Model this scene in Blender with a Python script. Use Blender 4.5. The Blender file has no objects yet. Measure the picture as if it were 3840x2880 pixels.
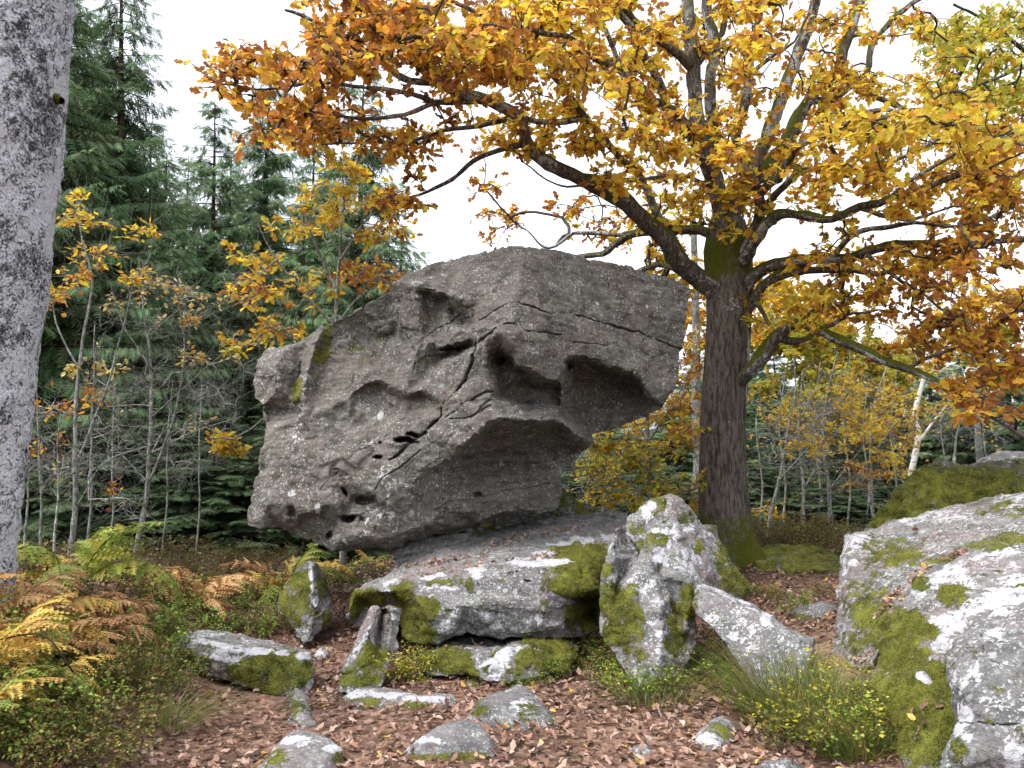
import bpy, bmesh, math, random
import numpy as np
from mathutils import Vector, Matrix, geometry, kdtree
from mathutils.bvhtree import BVHTree

SC = bpy.context.scene
COL = SC.collection
rng = np.random.default_rng(7)
random.seed(7)

# ------------------------------------------------------------------ camera, sky, sun, exposure
F, CX, CY = 3325.0, 1920.0, 1440.0          # focal length and centre in the photograph's 3840 px frame
EYE = np.array([0.0, 0.0, 1.6])
PITCH = math.atan((1736 - CY) / F)
cam = bpy.data.cameras.new('camera'); cam_o = bpy.data.objects.new('camera', cam); COL.objects.link(cam_o)
cam_o.location = EYE; cam_o.rotation_euler = (math.pi / 2 + PITCH, 0, 0)
cam.sensor_width = 36; cam.lens = 36 * F / 3840; cam.clip_end = 2000; cam.clip_start = 0.05
SC.camera = cam_o

SUN_EL, SUN_AZ = math.radians(64), math.radians(238)   # azimuth clockwise from +Y (north): behind the camera, to its left
world = bpy.data.worlds.new('World'); SC.world = world; world.use_nodes = True
nt = world.node_tree; nt.nodes.clear()
wo = nt.nodes.new('ShaderNodeOutputWorld'); bg = nt.nodes.new('ShaderNodeBackground')
sky = nt.nodes.new('ShaderNodeTexSky'); sky.sky_type = 'NISHITA'; sky.sun_disc = False
sky.sun_elevation = SUN_EL; sky.sun_rotation = SUN_AZ; sky.air_density = 1.0; sky.dust_density = 4.0; sky.ozone_density = 1.0
hs = nt.nodes.new('ShaderNodeHueSaturation'); hs.inputs['Saturation'].default_value = 0.28   # cloud cover: the same sky, greyed
nt.links.new(sky.outputs[0], hs.inputs['Color']); nt.links.new(hs.outputs[0], bg.inputs['Color'])
bg.inputs['Strength'].default_value = 0.15
nt.links.new(bg.outputs[0], wo.inputs['Surface'])
sun = bpy.data.lights.new('sun', 'SUN'); sun.energy = 0.6; sun.angle = math.radians(25); sun.color = (1.0, 0.97, 0.92)
sun_o = bpy.data.objects.new('sun', sun); COL.objects.link(sun_o)
sd = Vector((math.sin(SUN_AZ) * math.cos(SUN_EL), math.cos(SUN_AZ) * math.cos(SUN_EL), math.sin(SUN_EL)))
sun_o.rotation_euler = sd.to_track_quat('Z', 'Y').to_euler()
SC.view_settings.view_transform = 'Standard'; SC.view_settings.look = 'None'
SC.view_settings.gamma = 1; SC.view_settings.use_curve_mapping = False
SC.view_settings.exposure = 1.8
SC.cycles.max_bounces = 8; SC.cycles.diffuse_bounces = 4; SC.cycles.transmission_bounces = 4; SC.cycles.transparent_max_bounces = 6
SC.cycles.use_denoising = True; SC.cycles.denoiser = 'OPENIMAGEDENOISE'; SC.cycles.denoising_input_passes = 'RGB_ALBEDO_NORMAL'

# ------------------------------------------------------------------ helpers
cP, sP = math.cos(PITCH), math.sin(PITCH)
def rays(px):
    px = np.atleast_2d(np.asarray(px, float))
    c = (px[:, 0] - CX) / F; v = -(px[:, 1] - CY) / F
    return np.stack([c, cP - sP * v, sP + cP * v], 1)
def at(px, py, Y):
    r = rays([(px, py)])[0]
    return EYE + r * (Y / r[1])
def ats(pts):
    pts = np.asarray(pts, float); r = rays(pts[:, :2])
    return EYE + r * (pts[:, 2] / r[:, 1])[:, None]
def project(V):
    q = V - EYE
    fwd = q[:, 1] * cP + q[:, 2] * sP; up = -q[:, 1] * sP + q[:, 2] * cP
    fwd = np.maximum(fwd, 1e-3)
    return np.stack([CX + F * q[:, 0] / fwd, CY - F * up / fwd], 1)
# frames in which the shapes were measured: (x0, y0, scale) to the 3840 px frame
Z1 = (850, 850, .8363); Z2 = (1000, 1850, .859); Z3 = (0, 1850, .6208); Z4 = (2600, 1600, .7716)
Z5 = (2100, 1800, .4822); Z6 = (1200, 1950, .4973); D = (0, 0, 1.736)
def conv(Z, pts):
    a = np.array(pts, float); a[:, 0] = Z[0] + Z[2] * a[:, 0]; a[:, 1] = Z[1] + Z[2] * a[:, 1]
    return a
def sstep(a, b, x):
    t = np.clip((np.asarray(x, float) - a) / (b - a), 0, 1); return t * t * (3 - 2 * t)

def _h(i, j, k, s):
    n = (i.astype(np.int64) * 374761393 + j.astype(np.int64) * 668265263 + k.astype(np.int64) * 2147483647 + s * 1274126177) & 0xffffffff
    n = ((n ^ (n >> 13)) * 1274126177) & 0xffffffff
    return ((n ^ (n >> 16)) & 0xffff) / 65535.0
def vnoise(P, s=0):
    f = np.floor(P); t = P - f; t = t * t * t * (t * (t * 6 - 15) + 10); i, j, k = f[:, 0], f[:, 1], f[:, 2]
    r = 0
    for a in (0, 1):
        for b in (0, 1):
            for c in (0, 1):
                w = (t[:, 0] if a else 1 - t[:, 0]) * (t[:, 1] if b else 1 - t[:, 1]) * (t[:, 2] if c else 1 - t[:, 2])
                r = r + w * _h(i + a, j + b, k + c, s)
    return r * 2 - 1
def fbm(P, o=4, s=0, g=0.5):
    r = 0; a = 1; tot = 0
    for q in range(o):
        r = r + a * vnoise(P * (2.03 ** q) + 17.3 * q, s + q); tot += a; a *= g
    return r / tot

def facets(P, s=0):
    """chipped faces: every Worley cell gets a slightly tilted plane of its own"""
    P = P + .16 * np.stack([fbm(P * 1.3, 2, s + 1), fbm(P * 1.3 + 9, 2, s + 2), fbm(P * 1.3 + 19, 2, s + 3)], 1)
    f = np.floor(P); best = np.full(len(P), 9.); out = np.zeros(len(P))
    for a in (-1, 0, 1):
        for b in (-1, 0, 1):
            for c in (-1, 0, 1):
                i, j, k = f[:, 0] + a, f[:, 1] + b, f[:, 2] + c
                q = P - np.stack([i + _h(i, j, k, s + 11), j + _h(i, j, k, s + 12), k + _h(i, j, k, s + 13)], 1); d = (q * q).sum(1)
                v = (q * (np.stack([_h(i, j, k, s + 14), _h(i, j, k, s + 15), _h(i, j, k, s + 16)], 1) - .5)).sum(1) * 2 + (_h(i, j, k, s + 17) - .5)
                m = d < best; best[m] = d[m]; out[m] = v[m]
    return out

def mesh_np(name, V, T, mats, col=None, smooth=True, attrs=None):
    V = np.ascontiguousarray(V, np.float32); T = np.ascontiguousarray(T, np.int32)
    me = bpy.data.meshes.new(name)
    me.vertices.add(len(V)); me.vertices.foreach_set('co', V.ravel())
    me.loops.add(T.size); me.loops.foreach_set('vertex_index', T.ravel())
    me.polygons.add(len(T)); me.polygons.foreach_set('loop_start', np.arange(0, T.size, T.shape[1], dtype=np.int32))
    me.polygons.foreach_set('use_smooth', np.full(len(T), smooth, bool))
    me.update(calc_edges=True)
    if col is not None:
        c = np.ones((len(V), 4), np.float32); c[:, :3] = col
        a = me.color_attributes.new('col', 'FLOAT_COLOR', 'POINT'); a.data.foreach_set('color', c.ravel())
    for k, v in (attrs or {}).items():
        a = me.attributes.new(k, 'FLOAT', 'POINT'); a.data.foreach_set('value', np.ascontiguousarray(v, np.float32))
    if mats: me.materials.append(mats)
    return me
def link(name, me, parent=None, **props):
    o = bpy.data.objects.new(name, me); COL.objects.link(o); o.parent = parent
    for k, v in props.items(): o[k] = v
    return o
def thing(name, label, cat, loc=(0, 0, 0), rz=0.0, group=None):
    o = bpy.data.objects.new(name, None); COL.objects.link(o); o.location = loc; o.rotation_euler[2] = rz
    o.empty_display_size = .2; o['label'] = label; o['category'] = cat; o['kind'] = 'thing'
    if group: o['group'] = group
    return o
def copy_tree(o, parent=None):
    c = o.copy(); COL.objects.link(c); c.parent = parent
    for ch in o.children: copy_tree(ch, c)
    return c

class NT:
    """small node-tree writer"""
    def __init__(s, name):
        s.m = bpy.data.materials.new(name); s.m.use_nodes = True; s.t = s.m.node_tree; s.t.nodes.clear()
        s.out = s.n('ShaderNodeOutputMaterial')
    def n(s, typ, **kw):
        n = s.t.nodes.new(typ)
        for k, v in kw.items(): setattr(n, k, v)
        return n
    def put(s, sock, v):
        if isinstance(v, bpy.types.NodeSocket): s.t.links.new(v, sock)
        elif isinstance(v, tuple) and len(v) == 3 and sock.type == 'RGBA': sock.default_value = (*v, 1)
        else: sock.default_value = v
    def math(s, op, a, b=0.0, clamp=False):
        n = s.n('ShaderNodeMath', operation=op, use_clamp=clamp); s.put(n.inputs[0], a); s.put(n.inputs[1], b); return n.outputs[0]
    def mix(s, f, a, b, mode='MIX'):
        n = s.n('ShaderNodeMix', data_type='RGBA', blend_type=mode); s.put(n.inputs[0], f); s.put(n.inputs[6], a); s.put(n.inputs[7], b); return n.outputs[2]
    def noise(s, vec, scale, detail=4, rough=.55, dist=0.0, col=False):
        n = s.n('ShaderNodeTexNoise'); s.put(n.inputs['Vector'], vec); s.put(n.inputs['Scale'], scale)
        n.inputs['Detail'].default_value = detail; n.inputs['Roughness'].default_value = rough; n.inputs['Distortion'].default_value = dist
        return n.outputs['Color' if col else 'Fac']
    def voro(s, vec, scale, feature='F1', out='Distance', rand=1.0):
        n = s.n('ShaderNodeTexVoronoi', feature=feature); s.put(n.inputs['Vector'], vec); s.put(n.inputs['Scale'], scale); n.inputs['Randomness'].default_value = rand
        return n.outputs[out]
    def ramp(s, f, lo, hi, a=0.0, b=1.0):
        n = s.n('ShaderNodeMapRange', interpolation_type='SMOOTHSTEP'); s.put(n.inputs[0], f)
        n.inputs[1].default_value = lo; n.inputs[2].default_value = hi; n.inputs[3].default_value = a; n.inputs[4].default_value = b
        return n.outputs[0]
    def attr(s, name, out='Fac'):
        n = s.n('ShaderNodeAttribute'); n.attribute_name = name; return n.outputs[out]
    def coord(s, scale=None, world=True):
        if world: v = s.n('ShaderNodeNewGeometry').outputs['Position']
        else: v = s.n('ShaderNodeTexCoord').outputs['Object']
        if scale:
            m = s.n('ShaderNodeVectorMath', operation='MULTIPLY'); s.put(m.inputs[0], v); m.inputs[1].default_value = scale; v = m.outputs[0]
        return v
    def bump(s, h, strength, dist, prev=None):
        b = s.n('ShaderNodeBump'); s.put(b.inputs['Height'], h); b.inputs['Strength'].default_value = strength; b.inputs['Distance'].default_value = dist
        if prev is not None: s.put(b.inputs['Normal'], prev)
        return b.outputs[0]
    def bsdf(s, col, rough=.9, normal=None, spec=.25):
        b = s.n('ShaderNodeBsdfPrincipled'); s.put(b.inputs['Base Color'], col); s.put(b.inputs['Roughness'], rough)
        b.inputs['Specular IOR Level'].default_value = spec
        if normal is not None: s.put(b.inputs['Normal'], normal)
        return b.outputs[0]
    def done(s, sh): s.t.links.new(sh, s.out.inputs['Surface']); return s.m

def rock_material(name, dark, light, pink, pink_amt, speck, speck_amt, lichen=(.46, .46, .49), strata=(3, 3, 16), stain=.45):
    m = NT(name); P = m.coord(); PS = m.coord(strata)
    big = m.noise(P, 1.3, 4, .6); mid = m.noise(P, 7, 6, .65); fine = m.noise(P, 42, 6, .7); st = m.noise(PS, 1.6, 5, .6)
    c = m.mix(m.ramp(m.math('ADD', m.math('MULTIPLY', mid, .55), m.math('MULTIPLY', st, .45)), .36, .64), dark, light)
    c = m.mix(m.math('MULTIPLY', m.ramp(m.noise(P, 2.1, 4, .6), .46, .66), pink_amt), c, pink)
    c = m.mix(m.ramp(m.noise(P, 85, 5, .8), .42, .66, .0, .75), c, m.mix(.6, c, (.018, .016, .014)))
    c = m.mix(m.ramp(m.noise(P, 1.7, 6, .68), .50, .70, 0, stain), c, m.mix(.6, c, (.030, .024, .017)))
    # grey-green crustose lichen: many small rounded spots of several sizes
    w = m.mix(.06, P, m.noise(P, 9, 2, .5, col=True), 'ADD')
    area = m.ramp(m.noise(P, 3.1, 3, .6), .36, .62)
    for sc, th, k in ((15, .34, .75), (32, .38, .95), (64, .42, .95)):
        v = m.voro(w, sc); rnd = m.voro(w, sc, out='Color')
        sep = m.n('ShaderNodeSeparateColor'); m.put(sep.inputs[0], rnd)
        sp = m.math('MULTIPLY', m.ramp(m.math('ADD', v, m.math('MULTIPLY', fine, .22)), th + .08, th - .04 + .08, 0, 1), m.ramp(sep.outputs[0], 1 - .62 * speck_amt, 1 - .62 * speck_amt + .05))
        sp = m.math('MULTIPLY', sp, m.ramp(area, 0, 1, .35, 1))
        c = m.mix(m.math('MULTIPLY', sp, k), c, m.mix(sep.outputs[1], speck, tuple(x * .68 for x in speck)))
    # white crusts where the mesh says so, with a ragged edge
    rag = m.math('ADD', m.math('MULTIPLY', m.noise(P, 11, 5, .65), .75), m.math('MULTIPLY', m.noise(P, 48, 4, .7), .45))
    rag2 = m.math('ADD', m.math('MULTIPLY', m.noise(P, 7.3, 6, .7), .8), m.math('MULTIPLY', m.noise(P, 31, 4, .7), .4))
    lf = m.math('ADD', m.math('MULTIPLY', m.attr('lichen'), .8), m.math('MULTIPLY', m.math('SUBTRACT', rag, .6), 3.0))
    lm = m.ramp(lf, .50, .58)
    lc = m.mix(m.ramp(fine, .35, .7), lichen, tuple(x * .72 for x in lichen))
    c = m.mix(m.math('MULTIPLY', lm, .93), c, lc)
    # moss
    mf = m.math('ADD', m.math('MULTIPLY', m.attr('moss'), .9), m.math('MULTIPLY', m.math('SUBTRACT', rag2, .6), 2.6))
    mm = m.ramp(mf, .42, .64)
    mn = m.math('ADD', m.math('MULTIPLY', m.noise(P, 6, 5, .7), .5), m.math('MULTIPLY', m.noise(P, 75, 4, .8), .5))
    mc = m.mix(m.ramp(mn, .38, .62), (.024, .032, .005), (.205, .215, .036))
    mc = m.mix(m.ramp(m.noise(P, 3.7, 6, .75), .52, .68, 0, .7), mc, (.13, .105, .030))
    c = m.mix(mm, c, mc)
    h = m.math('ADD', m.math('MULTIPLY', fine, .6), m.math('MULTIPLY', m.noise(PS, 5, 5, .7), .5))
    h = m.math('ADD', h, m.math('MULTIPLY', m.ramp(m.voro(P, 26), .0, .16), .35))
    h = m.math('ADD', h, m.math('MULTIPLY', m.noise(P, 130, 4, .75), .35))
    h = m.math('ADD', h, m.math('MULTIPLY', m.noise(PS, 2.2, 6, .75), .35))
    nb = m.bump(h, 1.0, .016)
    mh = m.noise(P, 110, 3, .75)
    nb = m.bump(m.math('MULTIPLY', mh, m.math('ADD', m.math('MULTIPLY', mm, 1.0), m.math('MULTIPLY', lm, .12))), .9, .02, nb)
    return m.done(m.bsdf(c, .92, nb, .15))

def leaf_material(name, trans=.42, rough=.55, gain=1.0):
    m = NT(name); c = m.attr('col', 'Color'); P = m.coord()
    c2 = m.mix(m.ramp(m.noise(P, 55, 3, .6), .40, .70, 0, .55), c, m.mix(.55, c, (.16, .055, .012)))
    d = m.bsdf(c2, rough, None, .3)
    t = m.n('ShaderNodeBsdfTranslucent'); m.put(t.inputs[0], m.mix(1.0, c2, (gain, gain, gain), 'MULTIPLY'))
    x = m.n('ShaderNodeMixShader'); x.inputs[0].default_value = trans
    m.t.links.new(d, x.inputs[1]); m.t.links.new(t.outputs[0], x.inputs[2])
    return m.done(x.outputs[0])

# ------------------------------------------------------------------ ground height
def gz(x, y):
    x = np.asarray(x, float); y = np.asarray(y, float)
    bank = .62 * sstep(-1.7, -3.3, x + .12 * (y - 5)) * sstep(2.0, 5.0, y) * (1 - .65 * sstep(6.8, 10.5, y))
    right = .34 * sstep(1.5, 3.2, x) * sstep(3.0, 5, y) * (1 - .5 * sstep(8, 11, y))
    back = .17 * sstep(7.5, 12, y) + .12 * sstep(14, 40, y)
    P = np.stack([x.ravel() * .7, y.ravel() * .7, np.full(x.size, .37)], 1)
    n = (.045 * fbm(P, 3, 3)).reshape(x.shape) + (.014 * fbm(P * 6, 2, 9)).reshape(x.shape)
    return bank + right + back + n
def ground_hit(px, py):
    r = rays([(px, py)])[0]; t = 1.0
    lo, hi = .5, 60.0
    ts = np.arange(1.0, 60, .1); q = EYE + r * ts[:, None]; below = np.where(q[:, 2] < gz(q[:, 0], q[:, 1]))[0]
    if len(below): hi = ts[below[0]]; lo = hi - .1
    for _ in range(12):
        mid = (lo + hi) / 2; p = EYE + r * mid
        if p[2] < gz(p[0], p[1]): hi = mid
        else: lo = mid
    return EYE + r * hi
# ------------------------------------------------------------------ rocks
def inside(poly, P):
    x, y = P[:, 0], P[:, 1]; r = np.zeros(len(P), bool); n = len(poly)
    for i in range(n):
        x1, y1 = poly[i]; x2, y2 = poly[(i + 1) % n]
        if y1 == y2: continue
        c = ((y1 > y) != (y2 > y)) & (x < (x2 - x1) * (y - y1) / (y2 - y1) + x1); r ^= c
    return r
def segdist(P, line):
    best = np.full(len(P), 1e9)
    for a, b in zip(line[:-1], line[1:]):
        d = b - a; t = np.clip(((P - a) @ d) / max(d @ d, 1e-9), 0, 1)
        best = np.minimum(best, np.hypot(*(P - a - t[:, None] * d).T))
    return best
def subdivide(V, T, ex):
    E = np.sort(np.concatenate([T[:, [0, 1]], T[:, [1, 2]], T[:, [2, 0]]]), 1)
    key = E[:, 0].astype(np.int64) * len(V) + E[:, 1]
    uq, inv = np.unique(key, return_inverse=True)
    a, b = uq // len(V), uq % len(V); n = len(T); m = inv + len(V)
    mid = .5 * (V[a] + V[b]); ex = {k: np.concatenate([v, .5 * (v[a] + v[b])]) for k, v in ex.items()}
    ab, bc, ca = m[:n], m[n:2 * n], m[2 * n:]
    T = np.concatenate([np.stack([T[:, 0], ab, ca], 1), np.stack([ab, T[:, 1], bc], 1), np.stack([ca, bc, T[:, 2]], 1), np.stack([ab, bc, ca], 1)])
    return np.concatenate([V, mid]), T, ex
def vnormals(V, T):
    fn = np.cross(V[T[:, 1]] - V[T[:, 0]], V[T[:, 2]] - V[T[:, 0]]); N = np.zeros_like(V)
    for k in range(3):
        for c in range(3): N[:, c] += np.bincount(T[:, k], fn[:, c], len(V))
    return N / np.maximum(np.linalg.norm(N, axis=1), 1e-12)[:, None]
def laplace(V, T, it, lam=.5):
    E = np.concatenate([T[:, [0, 1]], T[:, [1, 2]], T[:, [2, 0]]]); cnt = np.bincount(E[:, 0], minlength=len(V)) + np.bincount(E[:, 1], minlength=len(V))
    cnt = np.maximum(cnt, 1)
    for _ in range(it):
        S = np.stack([np.bincount(E[:, 0], V[E[:, 1], c], len(V)) + np.bincount(E[:, 1], V[E[:, 0], c], len(V)) for c in range(3)], 1)
        V = V + lam * (S / cnt[:, None] - V)
    return V

def blobs(px, Z, lst):
    r = np.zeros(len(px))
    for b in lst:
        x, y, rx, ry = b[:4]; k = b[4] if len(b) > 4 else 1.0; a = math.radians(b[5]) if len(b) > 5 else 0
        u = px[:, 0] - (Z[0] + Z[2] * x); v = px[:, 1] - (Z[1] + Z[2] * y)
        uu = u * math.cos(a) + v * math.sin(a); vv = -u * math.sin(a) + v * math.cos(a)
        e = np.hypot(uu / (rx * Z[2]), vv / (ry * Z[2])); r = np.maximum(r, k * np.clip((2.05 - e) / 1.25, 0, 1))
    return r

ROCKS = []
def moss_material():
    m = NT('moss_tips'); c = m.attr('col', 'Color'); d = m.bsdf(c, .8, None, .1); t = m.n('ShaderNodeBsdfTranslucent'); m.put(t.inputs[0], c)
    x = m.n('ShaderNodeMixShader'); x.inputs[0].default_value = .3; m.t.links.new(d, x.inputs[1]); m.t.links.new(t.outputs[0], x.inputs[2]); return m.done(x.outputs[0])
M_MOSSTIP = moss_material()
def fuzz(o, V, T, N, mo, c, seed):
    """short moss shoots standing on the thick cushions"""
    q = np.random.default_rng(seed + 500); w = mo[T].mean(1); tri = np.where(w > .72)[0]
    if not len(tri): return
    ar = .5 * np.linalg.norm(np.cross(V[T[tri, 1]] - V[T[tri, 0]], V[T[tri, 2]] - V[T[tri, 0]]), axis=1); dist = np.linalg.norm(V[T[tri, 0]] - EYE, axis=1)
    n = q.poisson(np.clip(ar * 26000 * np.clip(5 / dist, 0, 1) ** 2, 0, 4)); tri = np.repeat(tri, n)
    a = q.random((len(tri), 2)); f = a.sum(1) > 1; a[f] = 1 - a[f]; A, B, C = V[T[tri, 0]], V[T[tri, 1]], V[T[tri, 2]]
    P = A + a[:, :1] * (B - A) + a[:, 1:] * (C - A); nn = N[T[tri, 0]]; k = fbm(P * 8, 3, 61) + .25 * q.normal(0, 1, len(P)) > -.12; P, nn = P[k], nn[k]
    d = nn + q.normal(0, .45, nn.shape) + np.array([0, 0, -.25]); d /= np.linalg.norm(d, axis=1)[:, None]; s = np.cross(d, q.normal(0, 1, d.shape)); s /= np.maximum(np.linalg.norm(s, axis=1), 1e-6)[:, None]
    L = q.uniform(.008, .022, len(P))[:, None]; wd = q.uniform(.0012, .0028, len(P))[:, None]
    W = np.stack([P - s * wd - nn * .004, P + s * wd - nn * .004, P + d * L], 1).reshape(-1, 3)
    col = np.array([(.11, .12, .018), (.18, .185, .03), (.23, .22, .04), (.07, .08, .012), (.25, .20, .07)])[q.integers(0, 5, len(P))] * q.uniform(.8, 1.2, (len(P), 1))
    link('moss', mesh_np('moss', W - c, np.arange(len(W)).reshape(-1, 3), M_MOSSTIP, col=np.repeat(col, 3, 0), smooth=False), o, kind='stuff')
def rock(name, label, mat, Z, outline, strokes, thick, s=14, sub=2, amp=.03, fine=.012, cracks=(), pits=(), moss=(), lich=(),
         mossup=0.0, lichup=0.0, smooth=3, seed=0, strata=.006, cat='rock', group=None, base_moss=.24, base_lich=.12, swell=.018, chip=.9):
    rs = np.random.default_rng(seed + 100)
    ol = conv(Z, outline); st = [conv(Z, q) for q in strokes]
    # coarse facets from the measured points
    pts = [tuple(p[:2]) for p in ol]; inv = [1 / p[2] for p in ol]; n0 = len(ol)
    edges = []
    for q in st:
        i0 = len(pts)
        for p in q: pts.append(tuple(p[:2])); inv.append(1 / p[2])
        edges += [(i0 + k, i0 + k + 1) for k in range(len(q) - 1)]
    cv, _, cf, ov, _, _ = geometry.delaunay_2d_cdt([Vector(p) for p in pts], edges, [list(range(n0))], 1, 1e-5)
    cv = np.array([tuple(v) for v in cv]); pa = np.array(pts); ia = np.array(inv)
    ci = np.array([ia[o[0]] if o else ia[np.argmin(((pa - v) ** 2).sum(1))] for o, v in zip(ov, cv)])
    tri = np.array([f[:3] for f in cf])
    def interp(Q):
        r = np.full(len(Q), np.nan)
        for a, b, c in tri:
            A, B, C = cv[a], cv[b], cv[c]; d = (B[0] - A[0]) * (C[1] - A[1]) - (C[0] - A[0]) * (B[1] - A[1])
            if abs(d) < 1e-9: continue
            w1 = ((Q[:, 0] - A[0]) * (C[1] - A[1]) - (C[0] - A[0]) * (Q[:, 1] - A[1])) / d
            w2 = ((B[0] - A[0]) * (Q[:, 1] - A[1]) - (Q[:, 0] - A[0]) * (B[1] - A[1])) / d
            k = (w1 > -1e-6) & (w2 > -1e-6) & (w1 + w2 < 1 + 1e-6)
            r[k] = (ci[a] + w1 * (ci[b] - ci[a]) + w2 * (ci[c] - ci[a]))[k]
        return r
    # dense outline with a little natural wobble
    O = []; L = len(ol)
    for i in range(L):
        a, b = ol[i], ol[(i + 1) % L]; n = max(1, int(np.hypot(*(b - a)[:2]) / s))
        for k in range(n):
            t = k / n; O.append((*(a[:2] + t * (b - a)[:2]), 1 / a[2] + t * (1 / b[2] - 1 / a[2])))
    O = np.array(O); nO = len(O)
    wob = fbm(np.stack([O[:, 0] / 45., O[:, 1] / 45., np.full(nO, seed + .5)], 1), 3, seed)
    tn = np.roll(O[:, :2], -1, 0) - np.roll(O[:, :2], 1, 0); tn /= np.maximum(np.linalg.norm(tn, axis=1), 1e-6)[:, None]
    Ow = O.copy(); Ow[:, :2] += np.stack([-tn[:, 1], tn[:, 0]], 1) * (wob * s * .33)[:, None]
    lo, hi = O[:, :2].min(0), O[:, :2].max(0)
    gx, gy = np.meshgrid(np.arange(lo[0], hi[0], s), np.arange(lo[1], hi[1], s * .87)); gx = gx + (np.arange(len(gx)) % 2)[:, None] * s / 2
    G = np.stack([gx.ravel(), gy.ravel()], 1) + rs.uniform(-.22, .22, (gx.size, 2)) * s
    G = G[inside(O[:, :2], G)]
    dd = np.min(np.hypot(G[:, None, 0] - O[None, :, 0], G[:, None, 1] - O[None, :, 1]), 1); G = G[dd > .62 * s]
    gi = interp(G); ok = ~np.isnan(gi); G, gi = G[ok], gi[ok]
    allp = np.concatenate([Ow[:, :2], G]); alli = np.concatenate([O[:, 2], gi])
    fv, _, ff, fo, _, _ = geometry.delaunay_2d_cdt([Vector(p) for p in allp], [], [list(range(nO))], 1, 1e-6)
    fv = np.array([tuple(v) for v in fv]); fi = np.array([alli[o[0]] if o else alli[np.argmin(((allp - v) ** 2).sum(1))] for o, v in zip(fo, fv)])
    ring = [None] * nO
    for k, o in enumerate(fo):
        for q in o:
            if q < nO: ring[q] = k
    ring = [r for r in ring if r is not None]
    V = ats(np.column_stack([fv, 1 / fi])); T = np.array([f[:3] for f in ff]); nf = len(V)
    fn = np.cross(V[T[:, 1]] - V[T[:, 0]], V[T[:, 2]] - V[T[:, 0]]); fl = (fn * (V[T[:, 0]] - EYE)).sum(1) > 0; T[fl] = T[fl][:, ::-1]
    # the back: rings pulled away from the eye and inwards
    R0 = V[ring]; C = V[:nf].mean(0); rings = [R0]; dirs = (R0 - EYE); dirs /= np.linalg.norm(dirs, axis=1)[:, None]
    dirs = .6 * dirs + .4 * ((C - EYE) / np.linalg.norm(C - EYE))
    for f, w in ((.16, .03), (.42, .08), (.72, .20), (.95, .48)):
        tgt = C + dirs * thick * f; rr = R0 + dirs * thick * f; rings.append(rr + w * (C + (C - EYE) / np.linalg.norm(C - EYE) * thick * f - rr))
    VV = [V]; base = [np.array(ring)]; off = nf
    for rr in rings[1:]: VV.append(rr); base.append(np.arange(off, off + len(rr))); off += len(rr)
    VV.append((C + (C - EYE) / np.linalg.norm(C - EYE) * thick)[None]); TT = [T]
    # orientation of the outline in the front triangles
    es = set(map(tuple, np.concatenate([T[:, [0, 1]], T[:, [1, 2]], T[:, [2, 0]]]).tolist()))
    fwd = sum((ring[k], ring[(k + 1) % len(ring)]) in es for k in range(len(ring))) > len(ring) / 2
    for A, B in zip(base[:-1], base[1:]):
        A2, B2 = np.roll(A, -1), np.roll(B, -1)
        q = np.concatenate([np.stack([A2, A, B], 1), np.stack([A2, B, B2], 1)]); TT.append(q if fwd else q[:, ::-1])
    A = base[-1]; q = np.stack([np.roll(A, -1), A, np.full(len(A), off)], 1); TT.append(q if fwd else q[:, ::-1])
    V = np.concatenate(VV); T = np.concatenate(TT); front = np.zeros(len(V)); front[:nf] = 1
    ex = {'front': front}
    for k in range(sub): V, T, ex = subdivide(V, T, ex)
    us = np.unique(T); mp = np.zeros(len(V), np.int64); mp[us] = np.arange(len(us)); V = V[us]; T = mp[T]; ex = {k: v[us] for k, v in ex.items()}
    V = laplace(V, T, smooth)
    N = vnormals(V, T); px = project(V); fr = ex['front'] > .9
    # weathered relief
    W = V + seed * 3.1
    V = V + N * (amp * fbm(W * 1.7, 4, seed)[:, None] + fine * fbm(W * 9, 4, seed + 5, .6)[:, None])
    V = V + N * (fine * (chip * facets(W * np.array([3.2, 3.2, 4.5]), seed) + .45 * facets(W * np.array([8., 8., 12.]), seed + 30)) * (ex['front'] > .5))[:, None]
    rid = 1 - np.abs(fbm(W * 4.5 + 9, 3, seed + 8)); V = V - N * (fine * 1.1 * np.maximum(rid - .72, 0) / .28)[:, None]
    if strata:
        sp = np.stack([W[:, 0] * 1.3, W[:, 1] * 1.3, W[:, 2] * 15 + W[:, 0] * 1.8], 1); V = V + N * (strata * fbm(sp, 3, seed + 2))[:, None]
    dirs = V - EYE; dirs /= np.linalg.norm(dirs, axis=1)[:, None]; push = np.zeros(len(V))
    jit = np.stack([fbm(V * 7, 3, 41), fbm(V * 7 + 31, 3, 42)], 1)
    for w, dep, ln in cracks:
        q = conv(Z, [(*p, 0) for p in ln])[:, :2]; d = segdist(px + jit * 7 * Z[2], q) / (w * Z[2] * np.clip(.62 + 1.5 * fbm(V * 4.2, 3, 43), .16, 1.7))
        push = np.maximum(push, dep * np.exp(-d ** 2 * 1.2))
    for x, y, rx, ry, dep in pits:
        u = (px[:, 0] - Z[0] - Z[2] * x) / (rx * Z[2]) + jit[:, 0] * 1.1; v = (px[:, 1] - Z[1] - Z[2] * y) / (ry * Z[2]) + jit[:, 1] * 1.1
        push = np.maximum(push, dep * (1 - sstep(.35, 1.2, np.hypot(u, v))))
    V = V + dirs * (push * fr)[:, None]
    N = vnormals(V, T)
    mo = np.where(fr, blobs(px, Z, moss), 0); li = np.where(fr, blobs(px, Z, lich), 0)
    mo = np.maximum(np.maximum(mo, mossup * sstep(.35, .85, N[:, 2])), base_moss); li = np.maximum(np.maximum(li, lichup * sstep(.3, .85, N[:, 2])), base_lich)
    mo = mo - .8 * (li > .9) * (mo < .99)
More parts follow.
